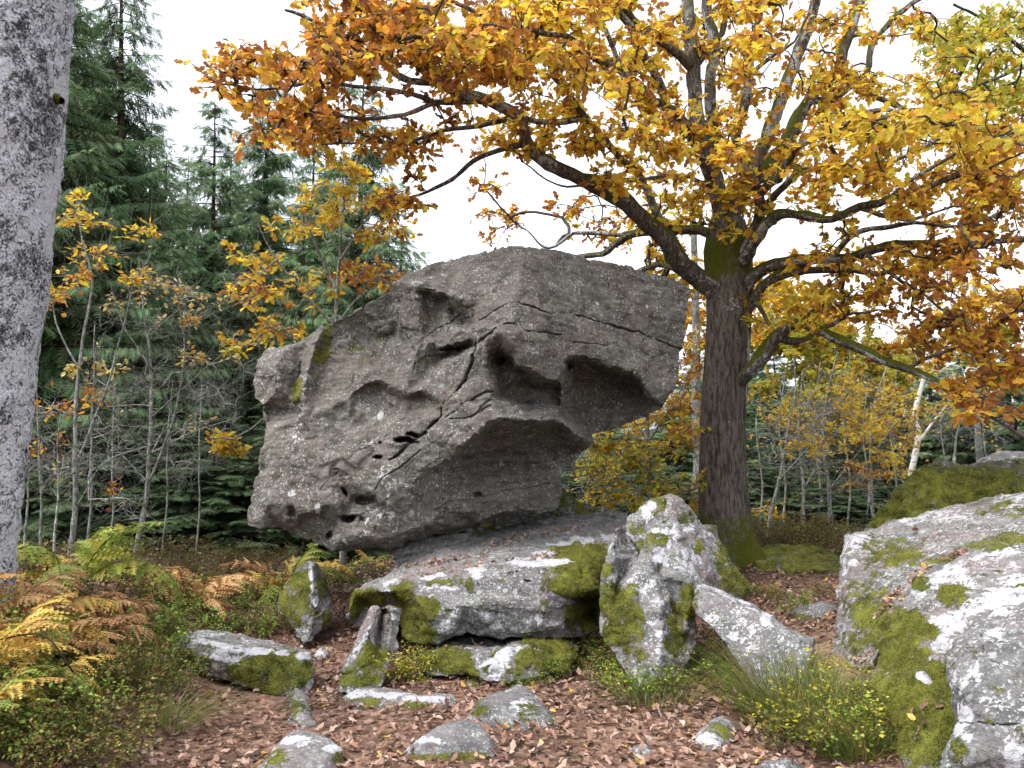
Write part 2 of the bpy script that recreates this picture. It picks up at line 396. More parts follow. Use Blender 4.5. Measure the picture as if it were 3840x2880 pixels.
    V = V + N * (swell * sstep(.45, .9, mo + .5 * fbm(W * 6, 3, 77)) * (.7 + .6 * fbm(W * 14, 3, 78)))[:, None]
    me = mesh_np(name, V, T, mat, attrs={'moss': np.clip(mo, 0, 1), 'lichen': np.clip(li, 0, 1)})
    c = V.mean(0); c[2] = V[:, 2].min(); me.transform(Matrix.Translation(-Vector(c)))
    o = link(name, me, label=label, category=cat, kind='thing'); o.location = c
    fuzz(o, V, T, N, mo * fr, c, seed)
    if group: o['group'] = group
    ROCKS.append((V, T))
    return o

M_BOULDER = rock_material('boulder_stone', (.080, .073, .063), (.178, .165, .146), (.190, .142, .128), .35, (.31, .325, .31), .62, lichen=(.47, .47, .47), stain=.55)
M_PALE = rock_material('lichened_stone', (.105, .100, .098), (.225, .212, .21), (.225, .165, .165), .7, (.37, .41, .395), .80, stain=.35)
M_GREY = rock_material('grey_stone', (.085, .084, .084), (.19, .186, .186), (.185, .15, .155), .45, (.35, .39, .375), .66, stain=.4)

rock('balanced_boulder', 'huge brown-grey boulder with cracks and hollows balanced on a flat block', M_BOULDER, Z1,
 [(80,1340,8.3),(100,1250,8.35),(130,1120,8.4),(158,960,8.5),(170,870,8.55),(160,800,8.6),(125,770,8.7),(118,690,8.75),(140,600,8.8),(190,548,8.8),(330,513,8.75),
  (420,450,8.75),(520,405,8.75),(640,340,8.75),(738,290,8.72),(742,255,8.65),(770,230,8.65),(870,185,8.75),(1000,142,8.75),(1150,110,8.7),(1270,89,8.65),(1350,85,8.6),
  (1500,107,8.75),(1650,145,8.95),(1800,180,9.15),(1950,212,9.35),(2020,235,9.45),(2065,262,9.5),(2085,295,9.5),(2075,380,9.45),(2060,480,9.4),(2040,550,9.35),(2038,640,9.3),
  (2010,710,9.25),(1978,780,9.2),(1955,818,9.2),(1880,855,9.3),(1760,900,9.4),(1640,935,9.45),(1645,970,9.4),(1590,1020,9.3),(1540,1080,9.2),(1500,1110,9.1),(1505,1180,9.1),
  (1497,1240,9.1),(1470,1275,9.05),(1400,1295,9.0),(1200,1312,8.8),(1110,1345,8.7),(900,1395,8.5),(740,1437,8.35),(600,1450,8.3),(470,1465,8.25),(440,1442,8.3),(390,1425,8.4),
  (320,1385,8.4),(230,1352,8.4),(150,1356,8.3)],
 [ # prow, from the peak down to the nose
  [(1335,180,8.22),(1305,260,8.02),(1281,340,7.88),(1268,440,7.75),(1270,470,7.66),(1280,528,7.66)],
  [(1500,300,8.42),(1700,350,8.75),(1900,400,9.1)], [(1400,430,8.0),(1650,480,8.5),(1800,560,8.8),(1900,600,9.0)],
  # upper left facet and its broken edge
  [(1150,230,8.38),(1000,220,8.52),(880,230,8.6)], [(870,262,8.42),(925,288,8.36),(1040,325,8.22),(1100,325,8.16)],
  [(885,300,8.62),(960,330,8.6),(1030,400,8.55),(1062,425,8.5)], [(1110,345,8.15),(1120,440,8.05),(1120,505,7.98)],
  [(770,245,8.58),(842,268,8.42)], [(800,480,8.62),(835,540,8.5)], [(850,300,8.44),(872,480,8.42),(876,600,8.36)],
  [(925,440,8.6),(885,490,8.42)],
  [(1000,432,8.3),(1085,470,8.12),(1096,512,8.1),(970,552,8.22),(905,505,8.32)], [(1000,575,8.52),(1090,530,8.42),(950,590,8.5)],
  [(1000,605,8.12),(1090,560,8.02),(1085,650,7.98),(1010,730,7.98)],
  [(975,790,7.95),(985,850,7.93),(1070,780,7.86),(1185,735,7.86)],
  # mossy bowl, its left rib, the left knob
  [(560,470,8.86),(650,520,8.9),(700,600,8.72),(740,480,8.86),(720,380,8.82)], [(440,455,8.74),(400,520,8.56),(345,720,8.4),(300,785,8.38),(335,845,8.36),(375,850,8.34)],
  [(430,560,8.72),(440,680,8.62)], [(520,600,8.62),(600,640,8.55),(640,660,8.42)],
  [(250,555,8.62),(215,640,8.5),(240,700,8.46),(280,770,8.5)], [(335,545,8.74),(325,620,8.68),(300,720,8.62)], [(180,820,8.74),(270,825,8.66),(300,830,8.6)],
  # zigzag lip and the recess under it
  [(560,752,8.38),(620,702,8.3),(690,690,8.24),(730,712,8.2),(800,748,8.1),(850,742,8.1),(880,728,8.12)], [(575,772,8.46),(630,728,8.46),(690,714,8.44),(735,740,8.38),(800,772,8.26),(870,758,8.28)],
  [(880,690,8.3),(850,560,8.3),(830,620,8.28)],
  # big lower left face
  [(290,880,8.4),(200,960,8.4)], [(400,920,8.3),(560,860,8.36),(700,850,8.32)], [(300,1120,8.2),(460,1060,8.18),(650,960,8.16),(800,880,8.14)],
  [(180,1250,8.22),(330,1240,8.12),(330,1290,8.1)], [(250,1330,8.26),(330,1320,8.3)], [(480,1250,8.06),(520,1300,8.16)], [(640,1190,8.02),(700,1120,8.02),(850,1010,7.98),(930,950,7.96)],
  [(560,1230,8.26),(620,1210,8.24)], [(500,1420,8.12),(620,1390,8.06),(730,1400,8.1),(900,1340,8.16)], [(730,1260,8.02),(830,1160,8.0),(900,1080,7.96)],
  # nose
  [(1120,560,7.94),(1160,520,7.84),(1230,470,7.7)], [(1165,560,7.86),(1165,640,7.92),(1190,700,7.92)], [(1240,590,8.42)], [(1225,560,8.0)], [(1298,560,7.70),(1312,628,7.74),(1380,650,7.86),(1440,690,8.0),(1495,692,8.12),(1515,640,8.2)],
  [(1305,650,8.3)], [(1380,470,7.86),(1400,560,7.84),(1515,560,8.2)], [(1240,712,8.3),(1360,712,8.6),(1480,715,8.75)], [(1240,755,8.35),(1350,782,8.6),(1490,782,8.75)],
  # ledge and the great overhang below it
  [(1190,772,7.84),(1280,805,7.98),(1400,825,8.16),(1500,820,8.34)], [(1000,930,7.84),(1040,985,7.74),(1100,950,7.70),(1180,880,7.66),(1240,862,7.68),(1350,872,7.86),(1440,868,8.05),(1500,885,8.2),(1560,925,8.4),(1620,955,8.75)],
  [(1060,1000,8.1),(1125,962,8.25),(1200,903,8.3),(1350,900,8.55),(1480,905,8.75)], [(950,1085,7.92),(1010,1045,7.96)], [(1010,1060,8.4),(1150,1040,8.85),(1350,1035,9.05),(1500,1010,9.15)],
  [(1520,640,8.5),(1502,720,8.62),(1502,850,8.5),(1530,880,8.42)],
  # stem wall
  [(970,1110,8.16),(960,1230,8.2),(905,1275,8.16)], [(1100,1120,8.55),(1300,1110,8.78),(1480,1095,9.0)], [(1000,1240,8.22),(1200,1210,8.58),(1400,1170,8.85)], [(1130,1320,8.55),(1300,1270,8.72)],
  # right overhang
  [(1520,590,8.24),(1600,588,8.36),(1700,622,8.52),(1830,655,8.75),(1850,680,8.82),(1872,720,8.88),(1905,755,8.95),(1972,768,9.14)],
  [(1530,625,9.0),(1600,615,9.2),(1700,650,9.45),(1800,690,9.55),(1840,725,9.5)], [(1560,760,9.2),(1700,780,9.5),(1820,790,9.45),(1880,800,9.3)], [(1530,840,9.0),(1600,880,9.4),(1700,880,9.5)]],
 2.5, s=14.5, sub=2, amp=.014, fine=.014, smooth=1, seed=1, strata=.007, chip=1.5,
 cracks=[(3.6,.10,[(1310,335),(1380,365),(1460,390),(1540,385),(1600,405),(1700,430),(1760,450),(1850,475),(1950,515),(2035,548)]),
         (2.5,.05,[(1275,335),(1200,380),(1130,420)]), (3.6,.08,[(1135,520),(1180,480),(1250,437),(1280,440),(1330,455),(1420,468),(1510,485)]),
         (2.5,.05,[(1545,515),(1620,525),(1700,530),(1740,520)]), (2.2,.04,[(1700,215),(1712,270)]), (4.3,.12,[(1118,520),(1108,600),(1075,690),(1010,755),(970,790),(960,850),(900,905)]),
         (2.9,.07,[(985,855),(1050,805),(1130,765),(1190,735)]), (2.5,.05,[(1000,865),(1100,850),(1190,770)]), (5,.10,[(890,920),(850,950),(790,1000),(730,1045)]), (2.5,.05,[(870,1000),(780,1080),(700,1130),(665,1180)]),
         (2.9,.07,[(880,495),(930,465),(1040,400),(1090,350)]), (2.9,.06,[(800,470),(850,570),(840,640)]), (2.2,.04,[(600,1000),(700,960),(720,930)]), (2.9,.05,[(330,600),(310,720),(300,790)]),
         (2.2,.04,[(930,1270),(1010,1230),(1120,1220),(1250,1180),(1480,1150)]), (2.2,.04,[(1000,1120),(1150,1150),(1330,1140),(1490,1120)]), (2.2,.03,[(420,1180),(500,1100),(480,1090)]), (2.2,.05,[(770,290),(778,400),(800,450)]),
         (2.2,.04,[(1830,690),(1860,665)]), (2.9,.05,[(1100,850),(1180,800)])],
 pits=[(812,960,50,13,.30),(845,934,30,11,.25),(678,1030,22,10,.2),(525,1195,20,19,.25),(560,1312,42,18,.3),(610,1225,52,22,.14),(465,1385,18,20,.16),(1000,548,40,13,.2),(1120,1200,24,14,.15),(300,1270,22,30,.1),(1210,590,30,32,.14),(685,965,10,8,.08)],
 moss=[(430,560,22,110,.72,15),(310,740,16,60,.8,10),(600,500,120,70,.40),(690,640,60,40,.3),(880,610,20,80,.4)],
 base_moss=.12,
 lich=[(688,845,9,14,1),(710,1100,20,24,.8),(410,1265,12,30,.9),(290,1190,14,14,.8),(1670,340,6,8,1),(1885,355,5,8,1),(310,950,16,40,.55),(500,890,20,20,.5),(600,1420,140,30,.36),(720,1300,120,90,.36),(1000,250,200,70,.33)], base_lich=.16)

rock('bedrock_block', 'broad layered grey block carrying the balanced boulder, mossy at both ends', M_PALE, Z6,
 [(205,740,7.45),(228,620,7.5),(262,540,7.6),(330,470,7.75),(430,435,7.9),(525,390,8.15),(545,345,8.3),(528,215,8.5),(700,150,8.6),(900,105,8.68),(1100,70,8.78),(1195,92,9.0),(1400,48,9.35),
  (1600,10,9.6),(1900,-40,9.9),(2212,-80,10.2),(2330,-60,10.0),(2320,100,9.0),(2190,180,8.2),(2160,300,7.7),(2135,500,7.35),(2125,820,7.35),(1980,890,7.2),(1870,892,7.05),(1700,898,7.0),(1500,890,6.98),(1380,903,6.98),
  (1200,880,7.03),(1110,852,7.08),(1050,872,7.05),(950,908,7.0),(880,933,6.98),(760,945,7.0),(690,935,7.05),(640,880,7.35),(600,800,7.55),(450,770,7.65),(300,830,7.62)],
 [[(480,445,7.75),(560,475,7.48),(700,482,7.28),(850,462,7.2),(1000,470,7.1),(1150,430,7.08),(1300,385,7.1),(1480,340,7.14),(1700,322,7.16),(1920,312,7.25),(2060,340,7.35)],
  [(880,700,6.98),(1100,640,6.92),(1400,600,6.9),(1700,600,6.92),(1880,650,7.0)], [(1130,790,7.12),(1160,830,7.15)], [(950,860,6.95),(1000,800,6.96)], [(1300,800,6.94),(1600,820,6.92),(1840,820,6.98)],
  [(1800,500,6.92),(1920,540,6.95),(2030,545,7.05),(2110,520,7.2)], [(1930,580,7.35),(2020,590,7.5),(2090,570,7.6)], [(1960,760,7.3),(2030,720,7.7),(2100,720,7.8)],
  [(290,520,7.5),(400,525,7.38),(500,545,7.32),(590,525,7.3)], [(300,600,7.7),(450,625,7.62),(570,600,7.6)], [(600,525,7.28),(700,570,7.12),(775,650,7.02),(835,770,6.97),(880,900,6.96)],
  [(640,640,7.55),(680,760,7.35),(720,880,7.15)], [(600,400,7.95),(900,330,7.75),(1200,285,7.75),(1500,240,7.85),(1800,200,8.0),(2100,170,8.2)], [(570,330,8.3),(900,230,8.25),(1200,170,8.4),(1500,110,8.7),(1800,70,9.0),(2150,20,9.4)],
  [(560,225,8.46),(800,185,8.5),(1120,120,8.68)]],
 2.2, s=16, sub=2, amp=.02, fine=.015, smooth=2, seed=2, strata=.022,
 cracks=[(5,.06,[(560,290),(800,235),(1150,130),(1190,100)]),(4,.05,[(560,345),(900,280),(1250,230),(1700,130)]),(4,.04,[(700,420),(1100,330),(1500,270)]),(4,.05,[(1270,690),(1340,700),(1440,720),(1460,760)]),(4,.05,[(330,555),(470,570),(590,560)])],
 pits=[(1550,460,30,14,.07),(1430,430,30,24,.03),(1480,405,14,8,.05)],
 moss=[(1930,260,150,60),(2050,330,130,120),(1960,470,200,80),(2040,470,90,90),(1900,700,50,120,.8),(2030,700,80,100,.9),(640,620,70,120),(700,780,90,130),(780,860,90,70),(800,680,50,90,1,-30),(340,600,120,70,.9),(260,650,50,90,.9),(610,510,60,30,.9),(900,470,120,24,.6),(870,630,40,30,.75),(1130,490,30,40,.6),(1660,700,40,20,.55),(1850,400,100,60,.8),(1040,440,40,30,.6)],
 lich=[(1190,395,48,40),(1140,370,30,20),(905,412,30,12),(815,435,44,13),(545,458,52,14),(500,500,20,40,.9),(1680,315,240,30),(1870,300,70,30),(1750,180,40,12),(1850,175,60,22),(1960,150,90,20),(1960,210,40,12),(2170,130,40,24),(950,500,90,26,.9),(800,500,44,14,.9),(790,585,40,20,.8),(810,640,36,50,.8),(1900,620,40,16),(1700,250,80,10,.9),(1300,285,20,8,.9),(1450,770,420,80,.5),(1750,600,160,60,.5),(950,800,100,60,.48),(1100,680,120,50,.4)],
 base_lich=.2)

rock('support_slab', 'low mossy slab lying on the leaves beneath the layered block', M_PALE, Z6,
 [(738,990,7.0),(850,945,7.15),(960,900,7.3),(1150,870,7.5),(1450,875,7.4),(1870,880,7.3),(1965,935,7.0),(1955,1050,6.8),(1850,1140,6.62),(1600,1200,6.5),(1350,1228,6.42),(1230,1210,6.45),(1120,1165,6.6),(900,1190,6.62),(770,1150,6.75)],
 [[(760,1040,6.85),(950,975,6.8),(1250,975,6.72),(1300,1005,6.62),(1450,945,6.7),(1680,930,6.75),(1880,950,6.8)],[(950,1080,6.68),(1150,1085,6.55),(1300,1060,6.5),(1400,1110,6.43),(1600,1080,6.55),(1800,1060,6.66)]],
 1.1, s=16, sub=2, amp=.02, fine=.016, seed=3, strata=.02, smooth=2,
 moss=[(1000,1050,130,90),(850,1060,110,80,.9),(1150,1150,60,40,.7),(1350,1010,60,24,.9),(1560,1030,60,60,.95),(1780,1030,150,100),(1450,1150,110,40,.6),(1700,930,160,30),(1280,1110,60,40,.7)],
 lich=[(1400,1000,120,26,1,-18),(1300,1060,130,24,1,-18),(1330,1130,70,50),(1380,1090,60,40,.8),(1640,970,40,40,.9),(1130,960,170,14,.7)])

rock('standing_stone', 'tall peaked standing stone with pink seams, moss and white lichen patches', M_PALE, Z5,
 [(398,390,6.9),(430,360,6.95),(482,372,7.02),(490,345,7.3),(525,285,7.5),(570,250,7.5),(640,195,7.6),(700,140,7.65),(760,112,7.7),(850,105,7.7),(920,120,7.75),(965,152,7.75),(1010,212,7.8),(1060,290,7.8),(1110,340,7.8),(1180,400,7.8),
  (1230,480,7.8),(1300,560,7.8),(1350,650,7.75),(1420,740,7.75),(1480,850,7.7),(1490,890,7.7),(1450,925,7.6),(1300,960,7.3),(1090,1010,7.0),(1050,1100,6.8),(1070,1250,6.6),(1000,1420,6.4),(870,1640,6.2),(700,1700,6.1),(600,1640,6.15),(450,1400,6.35),
  (330,1210,6.5),(315,1080,6.6),(320,950,6.65),(325,740,6.75),(350,600,6.85),(372,500,6.9)],
 [[(440,400,6.85),(420,600,6.68),(395,850,6.58),(390,1050,6.48)],[(490,410,7.15),(560,500,7.12),(590,600,7.02),(480,720,6.88),(420,860,6.74)],[(560,615,6.9),(680,612,6.8),(755,760,6.64),(785,1000,6.4),(800,1150,6.3),(780,1350,6.18),(730,1520,6.12)],
  [(555,700,6.72),(490,820,6.62),(560,1000,6.46),(540,1250,6.32)],[(790,700,6.98),(870,820,6.9),(890,950,6.82),(885,1080,6.68),(900,1200,6.55),(930,1320,6.45)],[(700,560,7.1),(820,640,7.05)],
  [(660,330,7.32),(780,280,7.38),(900,280,7.4)],[(740,450,7.18),(900,430,7.16),(1050,480,7.3)],[(950,640,7.02),(1000,800,6.9),(1020,920,6.84)],[(1150,600,7.3),(1200,800,7.25),(1350,830,7.45)],[(830,760,6.8),(870,900,6.7)],[(980,1000,6.6),(980,1150,6.5)]],
 .75, s=14, sub=2, amp=.012, fine=.014, smooth=1, seed=4, strata=.006,
 cracks=[(6,.06,[(780,690),(830,800),(880,900),(885,1050)]),(5,.06,[(560,470),(620,560),(600,610)]),(5,.05,[(800,1110),(810,1180)]),(5,.04,[(420,870),(470,740),(560,640)]),(4,.04,[(1050,560),(1100,700),(1110,820)]),(4,.04,[(700,300),(780,240)])],
 moss=[(450,960,110,130,.85),(490,1100,110,150,.85),(440,1190,90,90,.9),(560,860,60,60,.6),(370,690,40,50,.7),(900,1110,70,180,.8),(1000,900,60,90,.9),(990,1000,40,80,.95),(760,450,70,70,.7),(720,520,60,60,.65),(780,180,40,60,.7),(740,240,30,40,.6),(600,370,50,40,.7),(990,300,50,60,.6),(1260,570,50,90,.75),(1340,760,110,110,.8),(1420,850,60,60,.85),(1080,520,30,60,.6),(880,1280,70,90,.75),(620,500,30,40,.7),(740,1620,90,70,.9),(560,1350,90,80,.6),(1000,700,40,60,.4)],
 lich=[(785,588,50,46),(675,265,28,50,1),(715,200,28,28,1),(740,390,38,24,.95),(830,400,60,24,.95),(905,385,30,60,.95),(1000,370,40,30,.85),(845,490,14,50,.9),(770,1195,30,30,1),(730,1080,60,110,.62),(1060,640,50,90,.75),(980,570,30,40,.8),(960,670,24,40,.8),(1080,770,30,30,.9),(640,800,100,70,.6),(780,1340,40,80,.8),(440,520,60,90,.55),(1180,560,40,40,.5),(1050,290,40,40,.5),(1150,450,70,80,.5),(740,960,50,80,.6)], base_lich=.25)

rock('leaning_slab', 'grey lichen-speckled slab leaning beside the tall standing stone, white along its upper rim', M_GREY, Z5,
 [(1038,960,6.5),(1045,880,6.68),(1060,800,6.82),(1095,793,6.9),(1280,858,6.85),(1400,905,6.68),(1500,955,6.5),(1660,1055,6.3),(1800,1150,6.1),(2000,1215,5.95),(1990,1300,5.8),(1900,1560,5.6),(1700,1700,5.6),(1500,1620,5.72),(1380,1420,5.92),(1290,1290,6.0),(1200,1170,6.2),(1130,1110,6.3),(1060,1050,6.4)],
 [[(1085,825,6.68),(1260,890,6.55),(1420,965,6.35),(1560,1045,6.15),(1700,1135,5.98),(1850,1210,5.85)],[(1200,1050,6.3),(1400,1180,6.1),(1600,1350,5.85)],[(1100,960,6.48)]],
 .45, s=15, sub=2, amp=.012, fine=.013, seed=5, strata=.004,
 lich=[(1320,880,70,30,1,22),(1420,930,70,16,1,28),(1600,1060,40,50,1,30),(1180,835,90,12,.9,20),(1500,990,60,14,.9,30),(1300,1050,200,120,.45),(1500,1250,180,120,.5),(1350,1190,50,40,.7)], moss=[(1060,930,20,60,.6),(1130,820,60,10,.5,20)], base_lich=.3)

rock('split_stone', 'small pale upright stone split down the middle, leaning on the mossy block end', M_PALE, Z6,
 [(388,662,6.8),(430,647,6.85),(466,668,6.85),(490,660,6.82),(540,645,6.85),(612,660,6.85),(626,690,6.85),(612,780,6.75),(590,900,6.65),(607,960,6.6),(565,1005,6.55),(510,1130,6.4),(470,1260,6.25),(300,1310,6.18),(140,1300,6.2),(140,1210,6.3),(172,1100,6.4),(250,920,6.55),(322,780,6.7)],
 [[(470,685,7.0),(457,800,6.9),(440,950,6.7),(432,1010,6.62)],[(425,690,6.72),(372,850,6.55),(330,1000,6.42),(280,1160,6.26)],[(540,690,6.74),(530,850,6.6),(500,990,6.48)],[(400,1100,6.36)]],
 .35, s=11, sub=2, amp=.012, fine=.012, seed=6, strata=.004, cracks=[(5,.05,[(468,680),(455,800),(440,960)])],
 moss=[(400,1060,90,110,.9),(330,1180,120,60,.8),(200,1200,60,60,.7),(540,800,24,60,.4)], lich=[(370,880,44,90,.8,20),(290,980,40,80,.7,25),(555,735,20,20,1),(400,910,30,30,.8),(400,720,40,50,.6),(350,1040,50,30,.6)], base_lich=.25)

rock('pyramid_stone', 'small pointed mossy stone with a white crest among bracken', M_PALE, Z3,
 [(1868,405,8.4),(1912,414,8.4),(1942,460,8.45),(1980,500,8.5),(1986,560,8.5),(2002,640,8.4),(2002,750,8.2),(1955,810,8.05),(1895,900,7.8),(1825,925,7.75),(1785,850,7.95),(1735,770,8.1),(1680,720,8.2),(1690,620,8.3),(1742,535,8.35),(1800,450,8.4)],
 [[(1885,450,8.2),(1890,570,8.05),(1905,680,7.95),(1880,820,7.82)],[(1800,600,8.15),(1800,750,8.0)]],
 .7, s=10, sub=2, amp=.015, fine=.014, seed=7, strata=.004, moss=[(1820,550,60,80,.9),(1780,680,80,90,.8),(1950,560,30,70,.8),(1960,760,40,50,.8),(1850,700,60,50,.5)], lich=[(1882,490,16,50,1,-5),(1890,560,18,40,1),(1905,655,18,34,1),(1880,420,20,14,.8)], base_lich=.22)

rock('fallen_slab', 'long fallen slab with white rim and mossy flank below the bracken bank', M_PALE, Z3,
 [(1062,858,6.85),(1100,835,6.95),(1300,826,7.15),(1400,835,7.15),(1520,868,7.05),(1640,890,6.95),(1800,930,6.85),(1880,960,6.7),(1908,1020,6.5),(1902,1100,6.4),(1885,1190,6.28),(1800,1215,6.22),(1700,1220,6.22),(1600,1195,6.28),(1400,1145,6.4),(1280,1112,6.45),(1110,1062,6.5),(1002,1016,6.55),(998,985,6.6),(1040,910,6.7)],
 [[(1090,868,6.62),(1200,890,6.5),(1350,922,6.4),(1500,952,6.36),(1650,968,6.32),(1850,980,6.4)],[(1150,960,6.46),(1350,1020,6.36),(1600,1080,6.28),(1800,1100,6.27)],[(1300,870,6.8),(1500,905,6.75),(1700,930,6.7)]],
 .8, s=11, sub=2, amp=.014, fine=.013, seed=8, strata=.004,
 moss=[(1650,1080,170,110,.95),(1450,1080,80,50,.7),(1150,1000,110,50,.7),(1800,1080,100,80,.7),(1040,1000,50,40,.8),(1210,980,60,50,.5)], lich=[(1300,905,120,18,1,10),(1410,945,60,20,1),(1560,955,90,22,1),(1700,965,60,20,1),(1840,980,60,22,1),(1330,1010,110,70,.7),(1150,930,70,50,.65),(1250,850,80,16,.8),(1780,1040,40,30,.7)], base_lich=.3)

RG = 'boulders of the slope beside the path'
rock('slanted_boulder', 'big pale slanted boulder with moss streaks, its square left end beside the path', M_PALE, Z4,
 [(735,510,8.0),(765,500,8.2),(880,490,8.4),(1050,440,8.4),(1250,390,8.3),(1450,345,8.2),(1700,285,8.0),(1900,260,7.6),(1900,560,6.6),(1700,600,6.5),(1400,660,6.5),(1150,790,6.4),(1030,900,6.3),(930,1040,6.2),(870,1170,6.15),(760,1190,6.3),(672,1110,6.85),(685,1000,7.1),(700,850,7.4),(708,700,7.7),(718,570,7.9)],
 [[(780,555,7.75),(765,800,7.15),(745,1000,6.75)],[(900,650,7.45),(1000,590,7.6),(1200,500,7.75),(1450,420,7.6)],[(1500,530,7.0),(1330,590,6.9),(1100,700,6.9),(950,850,6.65),(850,1000,6.5)]],
 1.6, s=20, sub=2, amp=.03, fine=.018, seed=9, strata=.012,
 moss=[(1000,620,130,60,.75),(880,560,50,40,.6),(900,680,60,60,.6),(850,860,110,90,.7),(900,960,90,110,.85),(820,1050,100,60,.6),(1500,400,160,40,.6),(1460,560,140,30,.7,-18),(1230,640,100,24,.6,-20),(1060,540,120,30,.4)],
 lich=[(790,545,60,34,.9),(740,660,24,90,.7),(780,665,20,20,.9),(1050,455,40,24,.8),(1220,440,160,30,.6),(1560,360,80,40,.7),(720,860,20,60,.6),(1150,600,60,40,.5),(720,960,20,100,.5)], base_lich=.25)
rock('white_lichen_boulder', 'big boulder crusted with white lichen, its lower flank under bright green moss', M_PALE, Z4,
 [(1058,765,6.0),(1110,738,6.1),(1200,690,6.2),(1330,618,6.3),(1500,560,6.3),(1750,480,6.2),(1900,470,6.0),(1900,1100,4.6),(1800,1500,4.2),(1500,1740,3.95),(1060,1740,4.2),(1025,1620,4.5),(965,1490,4.8),(885,1345,5.1),(830,1262,5.3),(868,1165,5.5),(922,1080,5.6),(962,1000,5.7),(1012,900,5.85)],
 [[(1085,800,5.82),(1250,722,5.88),(1450,670,5.8),(1700,640,5.6)],[(1050,950,5.5),(1250,850,5.38),(1450,800,5.2),(1700,760,5.0)],[(940,1230,5.2),(1000,1200,5.08),(1150,1180,4.88),(1350,1100,4.7)],[(1050,1450,4.6),(1200,1450,4.4)]],
 1.3, s=22, sub=2, amp=.035, fine=.018, seed=10, strata=.01,
 moss=[(1040,1000,90,90,.95),(960,1090,70,90,.95),(1060,1150,90,70,.9),(1040,1330,190,130,1),(1180,1330,130,160,.95),(1130,1520,120,120,.9),(1000,1500,60,90,.8),(1260,815,64,44,1),(1150,995,34,22,1),(1115,1115,34,24,1),(1090,760,44,24,.9),(1560,560,120,24,.8,-18),(1590,780,60,24,.7)],
 lich=[(1230,720,90,40,.9,-25),(1310,770,60,44,.9),(1100,790,50,28,.9,-40),(1480,620,110,30,.8,-20),(1560,740,54,40,.9),(1380,880,120,34,1,-18),(1250,960,90,44,.9,-25),(1200,1060,40,50,.9),(1550,840,100,60,1),(1120,1235,40,44,1),(945,1215,40,34,.9),(1450,700,150,60,.42),(1120,900,90,60,.4)], base_lich=.24)
rock('grey_foreground_boulder', 'rounded grey boulder with pale lichen rosettes in front of the white-crusted boulder', M_GREY, Z4,
 [(1255,1060,4.1),(1290,1000,4.2),(1400,930,4.3),(1440,900,4.35),(1500,870,4.3),(1607,840,4.3),(1750,800,4.2),(1900,1200,3.7),(1900,1740,3.3),(1180,1740,3.5),(1210,1600,3.55),(1250,1500,3.65),(1265,1420,3.7),(1250,1340,3.8),(1278,1280,3.85),(1245,1180,3.95),(1236,1120,4.0)],
 [[(1330,1080,3.95),(1420,1000,4.05),(1560,920,4.1)],[(1330,1260,3.72),(1400,1150,3.8),(1600,1120,3.7)],[(1320,1380,3.64),(1450,1400,3.5),(1650,1400,3.42)],[(1300,1560,3.5),(1500,1580,3.4)]],
 .9, s=17, sub=2, amp=.03, fine=.016, seed=11, strata=.012, cracks=[(5,.03,[(1280,1430),(1400,1440),(1500,1455),(1607,1440)]),(4,.03,[(1400,1000),(1420,1120),(1500,1180)])],
 moss=[(1600,1510,30,50,.8),(1440,1440,20,16,.7),(1380,1385,24,14,.6),(1300,1560,30,40,.6)], lich=[(1290,1430,50,70,1),(1570,1590,60,60,1),(1450,860,90,40,1,-15),(1340,1230,70,60,.62),(1470,1020,80,50,.6),(1290,1290,40,40,.6),(1550,1220,60,40,.55),(1320,1500,50,60,.55)], base_lich=.34)
rock('mossy_boulder', 'long boulder with a dark green moss blanket behind the pale slanted boulder', M_GREY, Z4,
 [(830,500,10.0),(900,430,10.1),(960,370,10.2),(990,300,10.3),(1060,240,10.4),(1120,190,10.5),(1180,162,10.6),(1230,170,10.7),(1300,182,10.8),(1400,178,10.8),(1500,165,10.8),(1750,140,10.8),(1900,150,10.6),(1900,500,9.3),(1400,560,9.2),(1100,620,9.3),(900,640,9.6)],
 [[(1180,200,10.25),(1300,240,10.0),(1500,225,9.9),(1700,200,9.9)],[(1150,300,9.95),(1300,330,9.6),(1500,300,9.35),(1700,280,9.3)],[(1050,330,10.0)]],
 1.8, s=18, sub=2, amp=.06, fine=.03, seed=12, base_moss=.62, moss=[(1300,280,300,80,1),(1000,420,150,80,1)], base_lich=0.05, strata=.02, swell=.03)
rock('distant_grey_boulder', 'bare grey boulder peeping over the moss-blanketed boulder', M_GREY, Z4,
 [(1330,230,13),(1350,180,13),(1400,145,13),(1480,118,13),(1560,115,13),(1700,125,13),(1900,160,13),(1900,300,12.6),(1400,300,12.6)], [[(1500,170,12.7),(1700,180,12.6)]], 1.5, s=16, sub=2, amp=.05, fine=.02, seed=13)
rock('moss_capped_rock', 'low moss-capped rock at the foot of the oak beside the path', M_GREY, Z4,
 [(290,620,11.2),(345,574,11.5),(420,570,11.6),(500,578,11.6),(560,568,11.6),(620,580,11.6),(680,610,11.5),(725,660,11.2),(735,830,10.3),(640,830,10.1),(560,780,10.1),(480,740,10.4),(400,740,10.5),(300,720,10.7)],
 [[(400,620,11.1),(480,630,11.0),(600,640,11.0),(690,680,10.8)],[(490,695,10.5),(600,690,10.45),(700,700,10.5)],[(520,740,10.45),(620,730,10.5),(690,730,10.5)]], 1.0, s=14, sub=2, amp=.04, fine=.02, seed=14, mossup=.85, base_moss=.35, moss=[(550,705,70,24,1)])
